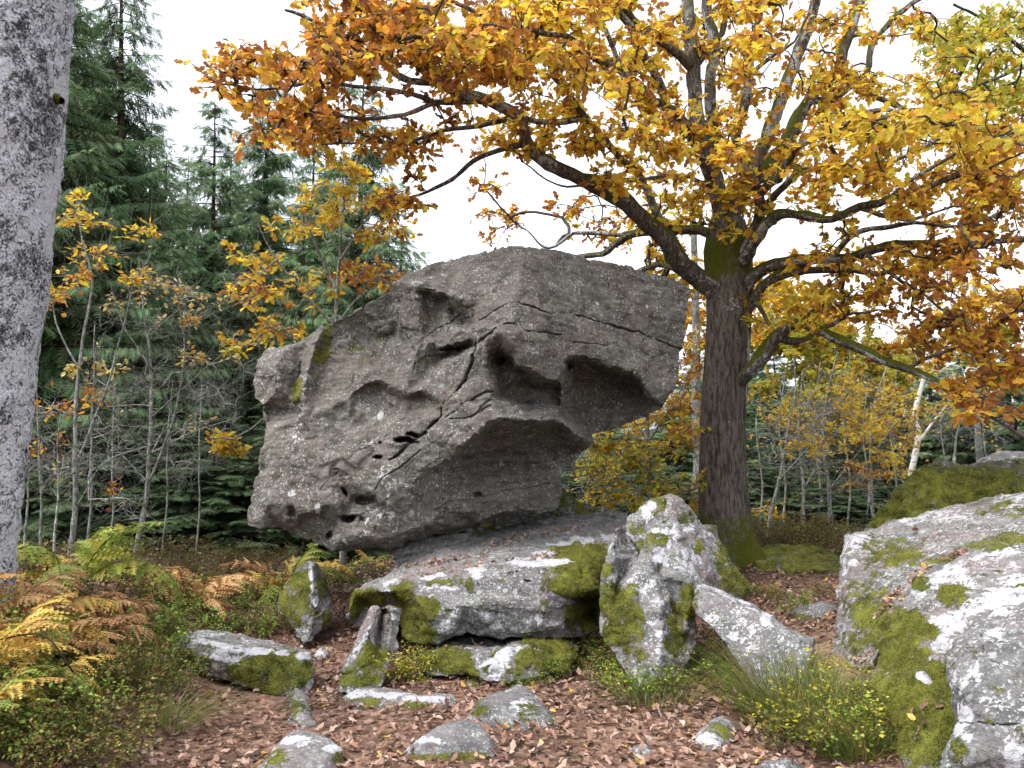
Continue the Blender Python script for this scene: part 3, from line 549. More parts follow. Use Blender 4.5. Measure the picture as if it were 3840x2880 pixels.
rock('mossy_rock_behind', 'mossy rock seen behind the layered block below the yellow bush', M_GREY, Z5,
 [(-800,250,11.2),(-700,130,11.2),(-500,60,11),(-350,60,11),(-150,110,11),(0,115,11),(60,100,11),(95,112,11),(135,182,11),(200,190,11),(240,222,11),(300,245,11),(330,330,10.8),(300,480,10.6),(-300,480,10.6),(-800,480,10.8)], [[(-100,180,10.8),(60,190,10.7),(150,230,10.7)]], 1.2, s=16, sub=2, amp=.05, fine=.025, seed=15, base_moss=.45, mossup=.8)
rock('stub_stone', 'small squared stone end wedged between standing stone and oak trunk', M_GREY, Z5,
 [(1090,400,8.6),(1110,350,8.7),(1170,346,8.7),(1225,350,8.7),(1232,420,8.6),(1260,480,8.5),(1320,640,8.3),(1100,640,8.3)], [[(1180,400,8.5),(1200,470,8.4)]], .6, s=10, sub=2, amp=.01, fine=.01, seed=16, mossup=.6)
rock('bank_stone', 'small pale stone half sunk in greenery at the end of the fallen slab', M_PALE, Z3,
 [(845,800,7.6),(900,775,7.7),(960,800,7.7),(1040,825,7.7),(1075,850,7.6),(1080,900,7.3),(960,930,7.3),(860,880,7.4)], [[(900,830,7.5),(1000,850,7.45)]], .5, s=10, sub=2, amp=.01, fine=.01, seed=17, mossup=.5, lich=[(900,790,40,20,.9)])

# stones let into the path: footprint measured on the ground, domed tops
def path_stone(name, label, Z, outline, h, seed, mat, moss=(), lich=(), tilt=(0, 0)):
    fp = np.array([ground_hit(*p[:2]) for p in conv(Z, [(*q, 0) for q in outline])]); c = fp.mean(0)
    n = len(fp); poly = fp[:, :2]; s = .035
    dense = []
    for i in range(n):
        a, b = poly[i], poly[(i + 1) % n]; m = max(1, int(np.hypot(*(b - a)) / s)); dense += [a + (b - a) * k / m for k in range(m)]
    dense = np.array(dense); dense += fbm(np.column_stack([dense * 6, np.full(len(dense), seed)]), 2, seed)[:, None] * .012 * (dense - c[:2]) / np.maximum(np.linalg.norm(dense - c[:2], axis=1), .01)[:, None]
    lo, hi = dense.min(0), dense.max(0); gx, gy = np.meshgrid(np.arange(lo[0], hi[0], s), np.arange(lo[1], hi[1], s)); G = np.stack([gx.ravel(), gy.ravel()], 1)
    G = G[inside(dense, G)]; dd = np.min(np.hypot(G[:, None, 0] - dense[None, :, 0], G[:, None, 1] - dense[None, :, 1]), 1); G = G[dd > .5 * s]; dd = dd[dd > .5 * s]
    allp = np.concatenate([dense, G]); e = np.concatenate([np.zeros(len(dense)), dd])
    fv, _, ff, fo, _, _ = geometry.delaunay_2d_cdt([Vector(p) for p in allp], [], [list(range(len(dense)))], 1, 1e-6)
    fv = np.array([tuple(v) for v in fv]); ed = np.array([e[o[0]] if o else 0 for o in fo]); T = np.array([f[:3] for f in ff])
    q = fv - c[:2]
    z = gz(fv[:, 0], fv[:, 1]) - .005 + (h + .01) * (1 - np.exp(-ed / .05)) + q @ np.array(tilt) * sstep(0, .06, ed)
    V = np.column_stack([fv, z]); fn = np.cross(V[T[:, 1]] - V[T[:, 0]], V[T[:, 2]] - V[T[:, 0]]); T[fn[:, 2] < 0] = T[fn[:, 2] < 0][:, ::-1]
    # skirt underground
    ring = [None] * len(dense)
    for k, o in enumerate(fo):
        for r in o:
            if r < len(dense): ring[r] = k
    ring = np.array([r for r in ring if r is not None]); n0 = len(V); B = V[ring].copy(); B[:, 2] -= .12; B[:, :2] += (c[:2] - B[:, :2]) * .08
    V = np.concatenate([V, B, [[c[0], c[1], c[2] - .18]]]); bi = np.arange(n0, n0 + len(ring)); r2, b2 = np.roll(ring, -1), np.roll(bi, -1)
    area = (B[:, 0] * np.roll(B[:, 1], -1) - B[:, 1] * np.roll(B[:, 0], -1)).sum()
    Q = np.concatenate([np.stack([r2, ring, bi], 1), np.stack([r2, bi, b2], 1), np.stack([b2, bi, np.full(len(bi), len(V) - 1)], 1)])
    T = np.concatenate([T, Q if area > 0 else Q[:, ::-1]])
    for _ in range(2): V, T, _e = subdivide(V, T, {})
    V = laplace(V, T, 1); N = vnormals(V, T)
    V = V + N * (.016 * fbm(V * 5 + seed, 4, seed) + .007 * fbm(V * 22, 3, seed + 3))[:, None]; px = project(V); N = vnormals(V, T)
    me = mesh_np(name, V, T, mat, attrs={'moss': np.clip(blobs(px, Z, moss), 0, 1), 'lichen': np.clip(np.maximum(blobs(px, Z, lich), .25), 0, 1)})
    cc = V.mean(0); cc[2] = V[:, 2].min(); me.transform(Matrix.Translation(-Vector(cc)))
    o = link(name, me, label=label, category='stone', kind='thing'); o.location = cc; o['group'] = 'stones let into the leafy path'
    ROCKS.append((V, T)); return o
path_stone('path_stone', 'flat triangular grey stone in the leaf litter before the layered block', Z2, [(1110,850),(1180,890),(1230,950),(1290,1010),(1200,1030),(1090,1045),(960,1010),(865,990),(900,930),(1000,890)], .07, 21, M_GREY, moss=[(920,940,60,30,.6),(1150,960,50,40,.6),(1200,990,60,30,.5)], lich=[(1115,920,40,24,.9)])
path_stone('path_stone', 'long low grey stone in the path with a green moss hem', Z2, [(585,1140),(700,1080),(800,1050),(900,1040),(960,1060),(1020,1130),(1010,1165),(900,1170),(760,1170),(650,1170)], .10, 22, M_GREY, moss=[(700,1160,90,20,1),(890,1160,80,24,1)], lich=[(700,1075,60,16,.7)], tilt=(0, .12))
path_stone('path_stone', 'thin ragged white-edged ledge of stone in the path beside the small split stone', Z2, [(320,905),(360,872),(450,868),(600,878),(690,900),(830,895),(825,920),(700,945),(600,940),(450,945),(360,950)], .06, 23, M_PALE, moss=[(420,920,100,24,.8),(620,930,60,20,.8)], lich=[(450,880,120,14,1),(680,900,80,14,1),(780,900,60,12,1)])
path_stone('path_stone', 'broad rounded pale stone in the path, mossy at its tip', Z2, [(-60,1240),(0,1150),(60,1100),(120,1075),(200,1075),(300,1110),(345,1150),(335,1200),(250,1280),(60,1290)], .10, 24, M_PALE, moss=[(330,1160,30,30,1),(40,1150,60,40,.6)], lich=[(130,1080,60,20,1),(300,1115,40,16,.9),(10,1130,30,20,.8)])
path_stone('path_stone', 'round yellowish stone with one white lichen patch in the path', Z2, [(1855,1090),(1880,1040),(1930,1005),(2010,1000),(2065,1030),(2050,1080),(1990,1120),(1900,1125)], .08, 25, M_PALE, moss=[(1990,1040,60,30,.6)], lich=[(1935,1075,60,24,1,10)])
path_stone('path_stone', 'little pale wedge of stone poking from the leaves', Z2, [(1560,1150),(1590,1120),(1640,1098),(1690,1110),(1690,1145),(1630,1165)], .05, 26, M_GREY, lich=[(1640,1125,30,14,.7)])
path_stone('path_stone', 'two-toned greenish stone beside the end of the fallen slab', Z2, [(70,930),(90,880),(150,865),(190,890),(200,950),(215,1010),(150,1030),(90,1000)], .06, 27, M_PALE, moss=[(110,920,50,40,.7)], lich=[(140,940,16,8,1)])
path_stone('path_stone', 'smooth bluish stone at the front of the path', Z4, [(260,1720),(310,1640),(400,1625),(500,1625),(540,1650),(520,1740)], .06, 28, M_GREY, lich=[(420,1640,90,16,.6)])
path_stone('path_stone', 'small greenish stone on the edge of the bilberry bank', Z3, [(1030,1370),(1060,1320),(1110,1300),(1145,1320),(1120,1380),(1080,1400)], .04, 29, M_GREY, moss=[(1080,1340,40,30,.5)])
path_stone('path_stone', 'small white-crusted stone tucked against the fallen slab', Z3, [(1890,985),(1940,940),(1990,960),(1990,1010),(1930,1030)], .08, 30, M_PALE, lich=[(1940,960,50,20,1)])
path_stone('path_stone', 'flat worn slab of stone crossing the path behind the leaning slab', Z4, [(440,910),(520,885),(640,870),(700,880),(690,910),(600,925),(500,935)], .06, 31, M_GREY, moss=[(500,925,60,14,.8)])
# ------------------------------------------------------------------ ground sheet
def ground_mesh():
    u = np.linspace(-1, 1, 221); v = np.linspace(0, 1, 261)
    x = np.sinh(u * 6.2) / np.sinh(6.2) * 220; y = -12 + 14 * v + np.expm1(v * 6.0) / np.expm1(6.0) * 300
    X, Y = np.meshgrid(x, y); Zg = gz(X, Y)
    V = np.column_stack([X.ravel(), Y.ravel(), Zg.ravel()]); n = len(x); i = np.arange(len(y) - 1)[:, None] * n + np.arange(n - 1)[None]
    Q = np.stack([i, i + 1, i + n + 1, i + n], -1).reshape(-1, 4)
    return V, Q
m = NT('forest_floor'); P = m.coord()
n1 = m.noise(P, 1.1, 5, .6); n2 = m.noise(P, 26, 5, .65)
vc = m.voro(P, 24, out='Color'); sep = m.n('ShaderNodeSeparateColor'); m.put(sep.inputs[0], vc)
soil = m.mix(m.ramp(n2, .35, .65), (.040, .026, .019), (.110, .072, .054))
litter = m.mix(sep.outputs[0], (.08, .045, .030), (.25, .155, .115))
c = m.mix(m.ramp(m.math('ADD', n1, m.math('MULTIPLY', sep.outputs[1], .35)), .50, .72), soil, litter)
gy_ = m.n('ShaderNodeSeparateXYZ'); m.put(gy_.inputs[0], P)
needle = m.mix(m.ramp(n2, .35, .65), (.020, .014, .009), (.060, .040, .024))
needle = m.mix(m.ramp(m.noise(P, .9, 5, .6), .48, .62), needle, (.035, .045, .012))
c = m.mix(m.ramp(m.math('ADD', gy_.outputs[1], m.math('MULTIPLY', n1, 2.0)), 10.6, 12.0), c, needle)   # spruce needles and moss where the wood begins
M_FLOOR = m.done(m.bsdf(c, .95, m.bump(m.math('ADD', n2, m.voro(P, 24)), .8, .02), .1))
gV, gQ = ground_mesh()
link('ground', mesh_np('ground', gV, gQ, M_FLOOR), kind='structure')
# ------------------------------------------------------------------ trees
def tube(P, R, k, closed_tip=True):
    P = np.asarray(P, float); R = np.asarray(R, float); n = len(P)
    t = np.gradient(P, axis=0); t /= np.maximum(np.linalg.norm(t, axis=1), 1e-9)[:, None]
    m = t.mean(0); ref = np.eye(3)[np.argmin(np.abs(m))]
    u = np.cross(t, ref); u /= np.maximum(np.linalg.norm(u, axis=1), 1e-9)[:, None]; v = np.cross(t, u)
    a = np.arange(k) * 2 * math.pi / k
    V = (P[:, None] + R[:, None, None] * (np.cos(a)[None, :, None] * u[:, None] + np.sin(a)[None, :, None] * v[:, None])).reshape(-1, 3)
    i = np.arange(n - 1)[:, None] * k + np.arange(k)[None]; j = np.arange(n - 1)[:, None] * k + (np.arange(k)[None] + 1) % k
    T = np.concatenate([np.stack([i, j, j + k], -1).reshape(-1, 3), np.stack([i, j + k, i + k], -1).reshape(-1, 3)])
    return V, T
def join(parts):
    Vs, Ts, o = [], [], 0
    for V, T in parts: Vs.append(V); Ts.append(T + o); o += len(V)
    return np.concatenate(Vs), np.concatenate(Ts)
def spline(P, step):
    P = np.asarray(P, float); Q = np.concatenate([[2 * P[0] - P[1]], P, [2 * P[-1] - P[-2]]]); out = []
    for i in range(1, len(Q) - 2):
        p0, p1, p2, p3 = Q[i - 1:i + 3]; n = max(1, int(np.linalg.norm(p2[:3] - p1[:3]) / step))
        t = np.arange(n)[:, None] / n
        out.append(.5 * (2 * p1 + (p2 - p0) * t + (2 * p0 - 5 * p1 + 4 * p2 - p3) * t ** 2 + (3 * p1 - p0 - 3 * p2 + p3) * t ** 3))
    return np.concatenate(out + [P[-1:]])

def leaf_shape(prof, fold=.22, curl=.22, seed=0):
    prof = np.array(prof); t, w = prof[:, 0], prof[:, 1]; n = len(t); V = []
    for s in (-1, 0, 1):
        x = s * w; V.append(np.stack([x, t, fold * np.abs(x) - curl * t ** 2 + .05 * np.sin(t * 9 + seed + s)], 1))
    V = np.concatenate(V); T = []
    for q in (0, n):
        for i in range(n - 1):
            a, b, c, d = q + i, q + n + i, q + n + i + 1, q + i + 1
            T += [(a, b, c), (a, c, d)]
    return V, np.array(T)
OAK_HI = [(0, .012), (.10, .02), (.18, .10), (.26, .07), (.36, .20), (.44, .11), (.54, .27), (.63, .15), (.74, .25), (.82, .13), (.91, .14), (1, .01)]
OAK_LO = [(0, .015), (.25, .15), (.48, .29), (.60, .15), (.78, .25), (1, .02)]
BEECH = [(0, .01), (.25, .20), (.55, .27), (.8, .16), (1, .01)]
def leaf_mesh(P, A, Nn, S, C, shapes, seed=0):
    """many leaves in one mesh; P place, A axis, Nn face normal, S length, C colour"""
    side = np.cross(A, Nn); side /= np.maximum(np.linalg.norm(side, axis=1), 1e-9)[:, None]; Nn = np.cross(side, A)
    r = np.random.default_rng(seed).integers(0, len(shapes), len(P)); Vs, Ts, Cs, o = [], [], [], 0
    for k, (V, T) in enumerate(shapes):
        q = np.where(r == k)[0]
        if not len(q): continue
        W = P[q, None] + S[q, None, None] * (V[None, :, 0:1] * side[q, None] + V[None, :, 1:2] * A[q, None] + V[None, :, 2:3] * Nn[q, None])
        Vs.append(W.reshape(-1, 3)); Ts.append((T[None] + (np.arange(len(q)) * len(V))[:, None, None] + o).reshape(-1, 3)); Cs.append(np.repeat(C[q], len(V), 0)); o += len(q) * len(V)
    return np.concatenate(Vs), np.concatenate(Ts), np.concatenate(Cs)
SH_OAK = [leaf_shape(OAK_LO, .25, .25, 0), leaf_shape(OAK_LO, .4, -.15, 2), leaf_shape(OAK_LO, .1, .5, 4)]
SH_FAR = [leaf_shape([(0, .02), (.5, .27), (1, .01)], .25, .2, 0)]
SH_BEECH = [leaf_shape(BEECH, .2, .2, 0), leaf_shape(BEECH, .3, -.1, 1)]
def unit(a): return a / np.maximum(np.linalg.norm(a, axis=-1, keepdims=True), 1e-9)
PAL = {'orange': [(.52, .24, .03), (.42, .165, .028), (.60, .34, .035), (.30, .12, .03), (.62, .41, .04), (.25, .10, .03)],
       'gold': [(.66, .43, .04), (.60, .35, .035), (.68, .50, .045), (.48, .22, .03), (.58, .44, .05), (.38, .165, .035), (.30, .13, .035), (.66, .46, .04)],
       'yellow': [(.60, .44, .04), (.55, .38, .035), (.50, .42, .05), (.52, .29, .03)],
       'lime': [(.42, .40, .045), (.34, .36, .05), (.52, .42, .04), (.48, .30, .03), (.26, .30, .05)],
       'bare': [(.55, .36, .05)], 'pale': [(.50, .44, .16), (.42, .34, .10), (.48, .26, .05), (.55, .48, .2)]}
def shades(pal, n, r):
    c = np.array(PAL[pal])[r.integers(0, len(PAL[pal]), n)]
    return c * r.uniform(.72, 1.15, (n, 1)) * r.uniform(.92, 1.08, (n, 3))

def bark_material(name, dark, light, scale=(26, 26, 3.2), lich_col=(.50, .52, .52), amt=.5, bump=.03):
    m = NT(name); P = m.coord(); F1 = m.coord(scale)
    f = m.noise(F1, 1.0, 5, .65, .4); fn = m.noise(P, 60, 5, .7)
    c = m.mix(m.ramp(f, .34, .62), dark, light)
    c = m.mix(m.ramp(fn, .4, .7, 0, .5), c, tuple(x * .45 for x in dark))
    rag = m.math('ADD', m.math('MULTIPLY', m.noise(P, 13, 5, .7), .6), m.math('MULTIPLY', m.noise(P, 50, 4, .7), .5))
    lm = m.ramp(m.math('ADD', m.attr('lichen'), m.math('MULTIPLY', m.math('SUBTRACT', rag, .62), 2.2)), .50, .60)
    c = m.mix(m.math('MULTIPLY', lm, .9), c, m.mix(fn, lich_col, tuple(x * .6 for x in lich_col)))
    mm = m.ramp(m.math('ADD', m.attr('moss'), m.math('MULTIPLY', m.math('SUBTRACT', rag, .58), 1.8)), .42, .62)
    c = m.mix(mm, c, m.mix(m.noise(P, 40, 4, .7), (.018, .026, .004), (.105, .115, .014)))
    h = m.math('ADD', m.math('MULTIPLY', f, 1.0), m.math('MULTIPLY', fn, .35))
    return m.done(m.bsdf(c, .95, m.bump(h, .9, bump), .1))
M_OAKBARK = bark_material('oak_bark', (.040, .034, .029), (.160, .136, .118), (30, 30, 6), bump=.03)
M_TWIG = bark_material('dark_twig', (.030, .025, .020), (.085, .074, .062), (40, 40, 40), bump=.006)
M_GREYTWIG = bark_material('lichened_twig', (.075, .072, .062), (.27, .28, .26), (30, 30, 14), bump=.006)
M_LEAF = leaf_material('autumn_leaf', .55, .5, 1.2)

class Skeleton:
    """limbs drawn as polylines; twigs are grown from them to every leaf site"""
    def __init__(s, seed=0): s.r = np.random.default_rng(seed); s.limbs = []; s.pos = []; s.par = []; s.rad = []; s.fix = []
    def limb(s, Z, pts, r0, r1, wig=.03, step=.10):
        W = ats(conv(Z, pts)); W = spline(W, step); n = len(W)
        if len(s.pos):
            A = np.array(s.pos); d = ((A - W[0]) ** 2).sum(1); j = int(np.argmin(d))
        else: j = -1
        w = np.stack([fbm(np.stack([np.arange(n) * step * 1.7, np.full(n, len(s.limbs) * 7.7 + k * 3.3), np.zeros(n)], 1), 3, 5) for k in range(3)], 1) * wig
        w[0] = 0; W = W + w * np.minimum(1, np.arange(n) / 5)[:, None]
        if j >= 0 and np.sqrt(d[j]) > .02: W = np.concatenate([[A[j]], W]); n += 1
        R = r0 + (r1 - r0) * (np.arange(n) / (n - 1)) ** .8
        i0 = len(s.pos)
        for k in range(n): s.pos.append(W[k]); s.par.append(j if k == 0 else i0 + k - 1); s.fix.append(R[k])
        s.limbs.append((W, R)); return W
    def sites(s, ell, jit=.7, clump=7, tight=20):
        """leaf sites from blobs (cx, cy, rx, ry, count, palette [, depth offset]) measured in the display frame"""
        A = np.array(s.pos); pa = project(A); out, pals = [], []
        for e in ell:
            cx, cy, rx, ry, n, pal = e[:6]; off = e[6] if len(e) > 6 else 0.0
            nc = max(2, int(n / clump)); q = np.clip(s.r.normal(0, .54, (nc, 2)), -1.25, 1.25); dz = s.r.normal(0, jit, nc); w = s.r.integers(0, nc, n)
            px = np.stack([(cx + rx * q[w, 0]) * D[2], (cy + ry * q[w, 1]) * D[2]], 1) + s.r.normal(0, 1, (n, 2)) * np.array([1.25, .6]) * tight * D[2]
            for p, ww in zip(px, w):
                j = np.argmin(((pa - p) ** 2).sum(1)); dep = A[j, 1] + off + dz[ww] + s.r.normal(0, .22); out.append(at(p[0], p[1], max(dep, 2.5))); pals.append(pal)
        return np.array(out), pals
    def grow(s, S, droop=.10, step=.16, cap=.03, tip=.0028):
        A = list(s.pos); base = np.array(A); d = np.array([((base - p) ** 2).sum(1).min() for p in S]); order = np.argsort(d)
        arr = np.zeros((len(A) + 60 * len(S), 3)); arr[:len(A)] = base; n = len(A); par = list(s.par); chains = []; isl = np.zeros(len(arr), bool); isl[:n] = True
        for q in order:
            p = S[q]; dd = ((arr[:n] - p) ** 2).sum(1) * np.where(isl[:n], 1.25, 1.0); j = int(np.argmin(dd)); a = arr[j]; L = np.linalg.norm(p - a)
            m = min(40, max(2, int(L / step) + 1)); t = np.linspace(0, 1, m + 1)[1:, None]
            pd = unit(arr[j] - arr[par[j]]) if par[j] >= 0 else np.array([0, 0, 1.])
            ctl = a + (p - a) * .45 + pd * L * .22 + s.r.normal(0, .09, 3) * L + np.array([0, 0, droop * L])
            W = (1 - t) ** 2 * a + 2 * t * (1 - t) * ctl + t * t * p + s.r.normal(0, .012, (m, 3)) * np.minimum(1, 1.2 - t)
            ids = list(range(n, n + m)); arr[n:n + m] = W; par += [j] + ids[:-1]; n += m; chains.append((q, [j] + ids))
        nsub = np.zeros(n)
        for _, c in chains: nsub[c[-1]] = 1
        for k in range(n - 1, len(base) - 1, -1):
            if par[k] >= 0: nsub[par[k]] += nsub[k]
        rad = np.minimum(tip * np.maximum(nsub, 1) ** .47, cap)
        return arr[:n], rad, chains
def attr_up(V, T, k=.6, lo=.1, hi=.9): return k * sstep(lo, hi, vnormals(V, T)[:, 2])

def finish_tree(o, sk, S, pals, leaves, size, shapes, mat_leaf, mat_twig, droop=.1, flat=.6, cap=.03, extra=0, tip=.0028, named=0, seed=3, prob=None, back=.75):
    """twigs and foliage as parts of tree o; the leaves that show largest become leaf objects"""
    loc = np.array(o.location); r = np.random.default_rng(seed)
    arr, rad, ch = sk.grow(S, droop, cap=cap, tip=tip)
    parts = []; LP, LA, LN, LC = [], [], [], []
    for q, c in ch:
        P = arr[c]; R = rad[c].copy(); R[0] = min(R[0], R[1] * 1.15)
        parts.append(tube(P, R, 5 if R[0] > .009 else 3))
        for _ in range(extra):
            k = r.integers(1, len(P)); dirn = unit(unit(P[k] - P[k - 1]) * .7 + r.normal(0, .55, 3)); L = r.uniform(.12, .38)
            b = P[k] + dirn * L * .5 + r.normal(0, .02, 3); e = P[k] + dirn * L + np.array([0, 0, r.uniform(-.03, .07)])
            parts.append(tube([P[k], b, e], [tip * .8, tip * .6, tip * .35], 3))
        nl = leaves if np.isscalar(leaves) else leaves.get(pals[q], 0)
        if prob is not None and r.random() > prob: continue
        nl = r.poisson(nl)
        if nl <= 0: continue
        ax = unit(P[-1] - P[-2]); a = unit(ax * .55 + unit(r.normal(0, 1, (nl, 3))) * np.array([1, 1, .55]))
        f = r.random(nl) ** 1.6 * back; L = np.linalg.norm(P[-1] - P[0]); pos = P[-1] - (P[-1] - P[max(0, len(P) - 4)]) * f[:, None] + r.normal(0, .025, (nl, 3))
        nn = unit(np.array([0, 0, flat]) + r.normal(0, .5, (nl, 3))); c0 = shades(pals[q], nl, r)
        LP.append(pos); LA.append(a); LN.append(nn); LC.append(c0)
    V, T = join(parts); at_m = attr_up(V, T, .25); at_l = np.full(len(V), .35)
    link('twigs', mesh_np('twigs', V - loc, T, mat_twig, attrs={'moss': at_m, 'lichen': at_l}), o, kind='stuff')
    if not LP: return 0
    P = np.concatenate(LP); A = np.concatenate(LA); N = np.concatenate(LN); C = np.concatenate(LC); S_ = r.uniform(.7, 1.15, len(P)) * size
    if named:
        px = project(P); dist = np.linalg.norm(P - EYE, axis=1); inf = (px[:, 0] > 30) & (px[:, 0] < 3810) & (px[:, 1] > 30) & (px[:, 1] < 2850)
        big = np.argsort(-(S_ / dist) * inf * np.abs((N * unit(P - EYE)).sum(1) + .3))[:named]
        hi = [leaf_shape(OAK_HI, .25, .25, 0), leaf_shape(OAK_HI, .38, -.12, 2), leaf_shape(OAK_HI, .15, .45, 4)]; lib = {}
        for b in big:
            k = (int(r.integers(3)), int(np.argmin(((np.array(PAL['gold'] + PAL['orange']) - C[b]) ** 2).sum(1))))
            if k not in lib: lib[k] = mesh_np('leaf', hi[k[0]][0], hi[k[0]][1], mat_leaf, col=np.array((PAL['gold'] + PAL['orange'])[k[1]]))
            lo_ = link('leaf', lib[k], o); sd_ = unit(np.cross(A[b], N[b])); n2 = np.cross(sd_, A[b])
            lo_.matrix_local = Matrix([[sd_[i] * S_[b], A[b][i] * S_[b], n2[i] * S_[b], P[b][i] - loc[i]] for i in range(3)] + [[0, 0, 0, 1]])
        keep = np.ones(len(P), bool); keep[big] = False; P, A, N, C, S_ = P[keep], A[keep], N[keep], C[keep], S_[keep]
    V, T, C = leaf_mesh(P, A, N, S_, C, shapes, seed)
    link('foliage', mesh_np('foliage', V - loc, T, mat_leaf, col=C, smooth=False), o, kind='stuff')
    return len(P)

# ---- the oak
oak_base = at(1580 * D[2], 1215 * D[2], 11.5); oak_base[2] = gz(oak_base[0], oak_base[1]) - .05
oak = thing('oak_tree', 'big spreading oak with golden leaves and moss-footed trunk behind the standing stone', 'tree', oak_base)
sk = Skeleton(11)
def limb_part(name, W, R, k=14, rough=.30, mat=None, moss=None):
    W = np.asarray(W); V, T = tube(W, R, k); n = vnormals(V, T); rr = np.repeat(R, k)
    V = V + n * (rr * (rough * fbm(V * np.array([16, 16, 6]), 3, 3) + .28 * fbm(V * 5, 3, 8)))[:, None]
    up = attr_up(V, T, .95, -.5, .6); li = .55 + .35 * fbm(V * 2.5, 2, 6)
    mo = up if moss is None else np.maximum(up * .8, moss(V)); mo = mo * sstep(.012, .05, rr)
    link(name, mesh_np(name, V - oak_base, T, mat or M_OAKBARK, attrs={'moss': np.clip(mo, 0, 1), 'lichen': np.clip(li, 0, 1)}), oak)
# trunk with root flare
tr = ats(conv(D, [(1580,1275,11.5),(1578,1215,11.5),(1563,1080,11.5),(1561,900,11.5),(1572,750,11.5),(1577,650,11.5),(1575,580,11.5),(1573,520,11.5),(1572,475,11.5)])); tr = spline(tr, .035)
h = tr[:, 2] - oak_base[2]; u = np.array([0, .25, .6, 1.2, 2.2, 3.1, 3.7, 4.1, 4.6, 5.2]); rv = np.array([.43, .37, .315, .285, .268, .272, .30, .31, .20, .10]); TR = np.interp(h, u, rv)
k = 96; V, T = tube(tr, TR, k); n = vnormals(V, T); ang = np.tile(np.arange(k) * 2 * math.pi / k, len(tr)); hh = np.repeat(h, k)
root = np.maximum(0, np.cos(ang * 2.5 + .6)) ** 2 * .20 * np.exp(-np.maximum(hh, 0) / .22)
cyl = np.stack([np.cos(ang) * 5.2, np.sin(ang) * 5.2, hh * 1.1], 1)
bark = np.abs(fbm(cyl * np.array([2.4, 2.4, 1.0]), 4, 4)) * .032 + fbm(cyl * .4, 3, 6) * .03
V = V + n * (root - bark + .010)[:, None]
side = np.cos(ang - np.arctan2(0, 1))
mo = np.maximum(sstep(1.25, .35, hh) * (.62 + .35 * fbm(V * 2, 2, 3)), .85 * sstep(3.4, 4.0, hh) * (.8 + .5 * fbm(V * 3, 2, 9)))
li = .36 + .5 * sstep(.0, .45, fbm(V * np.array([2.6, 2.6, 1.6]) + 4, 3, 12)) * sstep(.9, 1.6, hh)
link('trunk', mesh_np('trunk', V - oak_base, T, M_OAKBARK, attrs={'moss': np.clip(mo, 0, 1), 'lichen': np.clip(li, 0, 1)}), oak)
for p in tr[::3]: sk.pos.append(p); sk.par.append(len(sk.pos) - 2); sk.fix.append(.3)
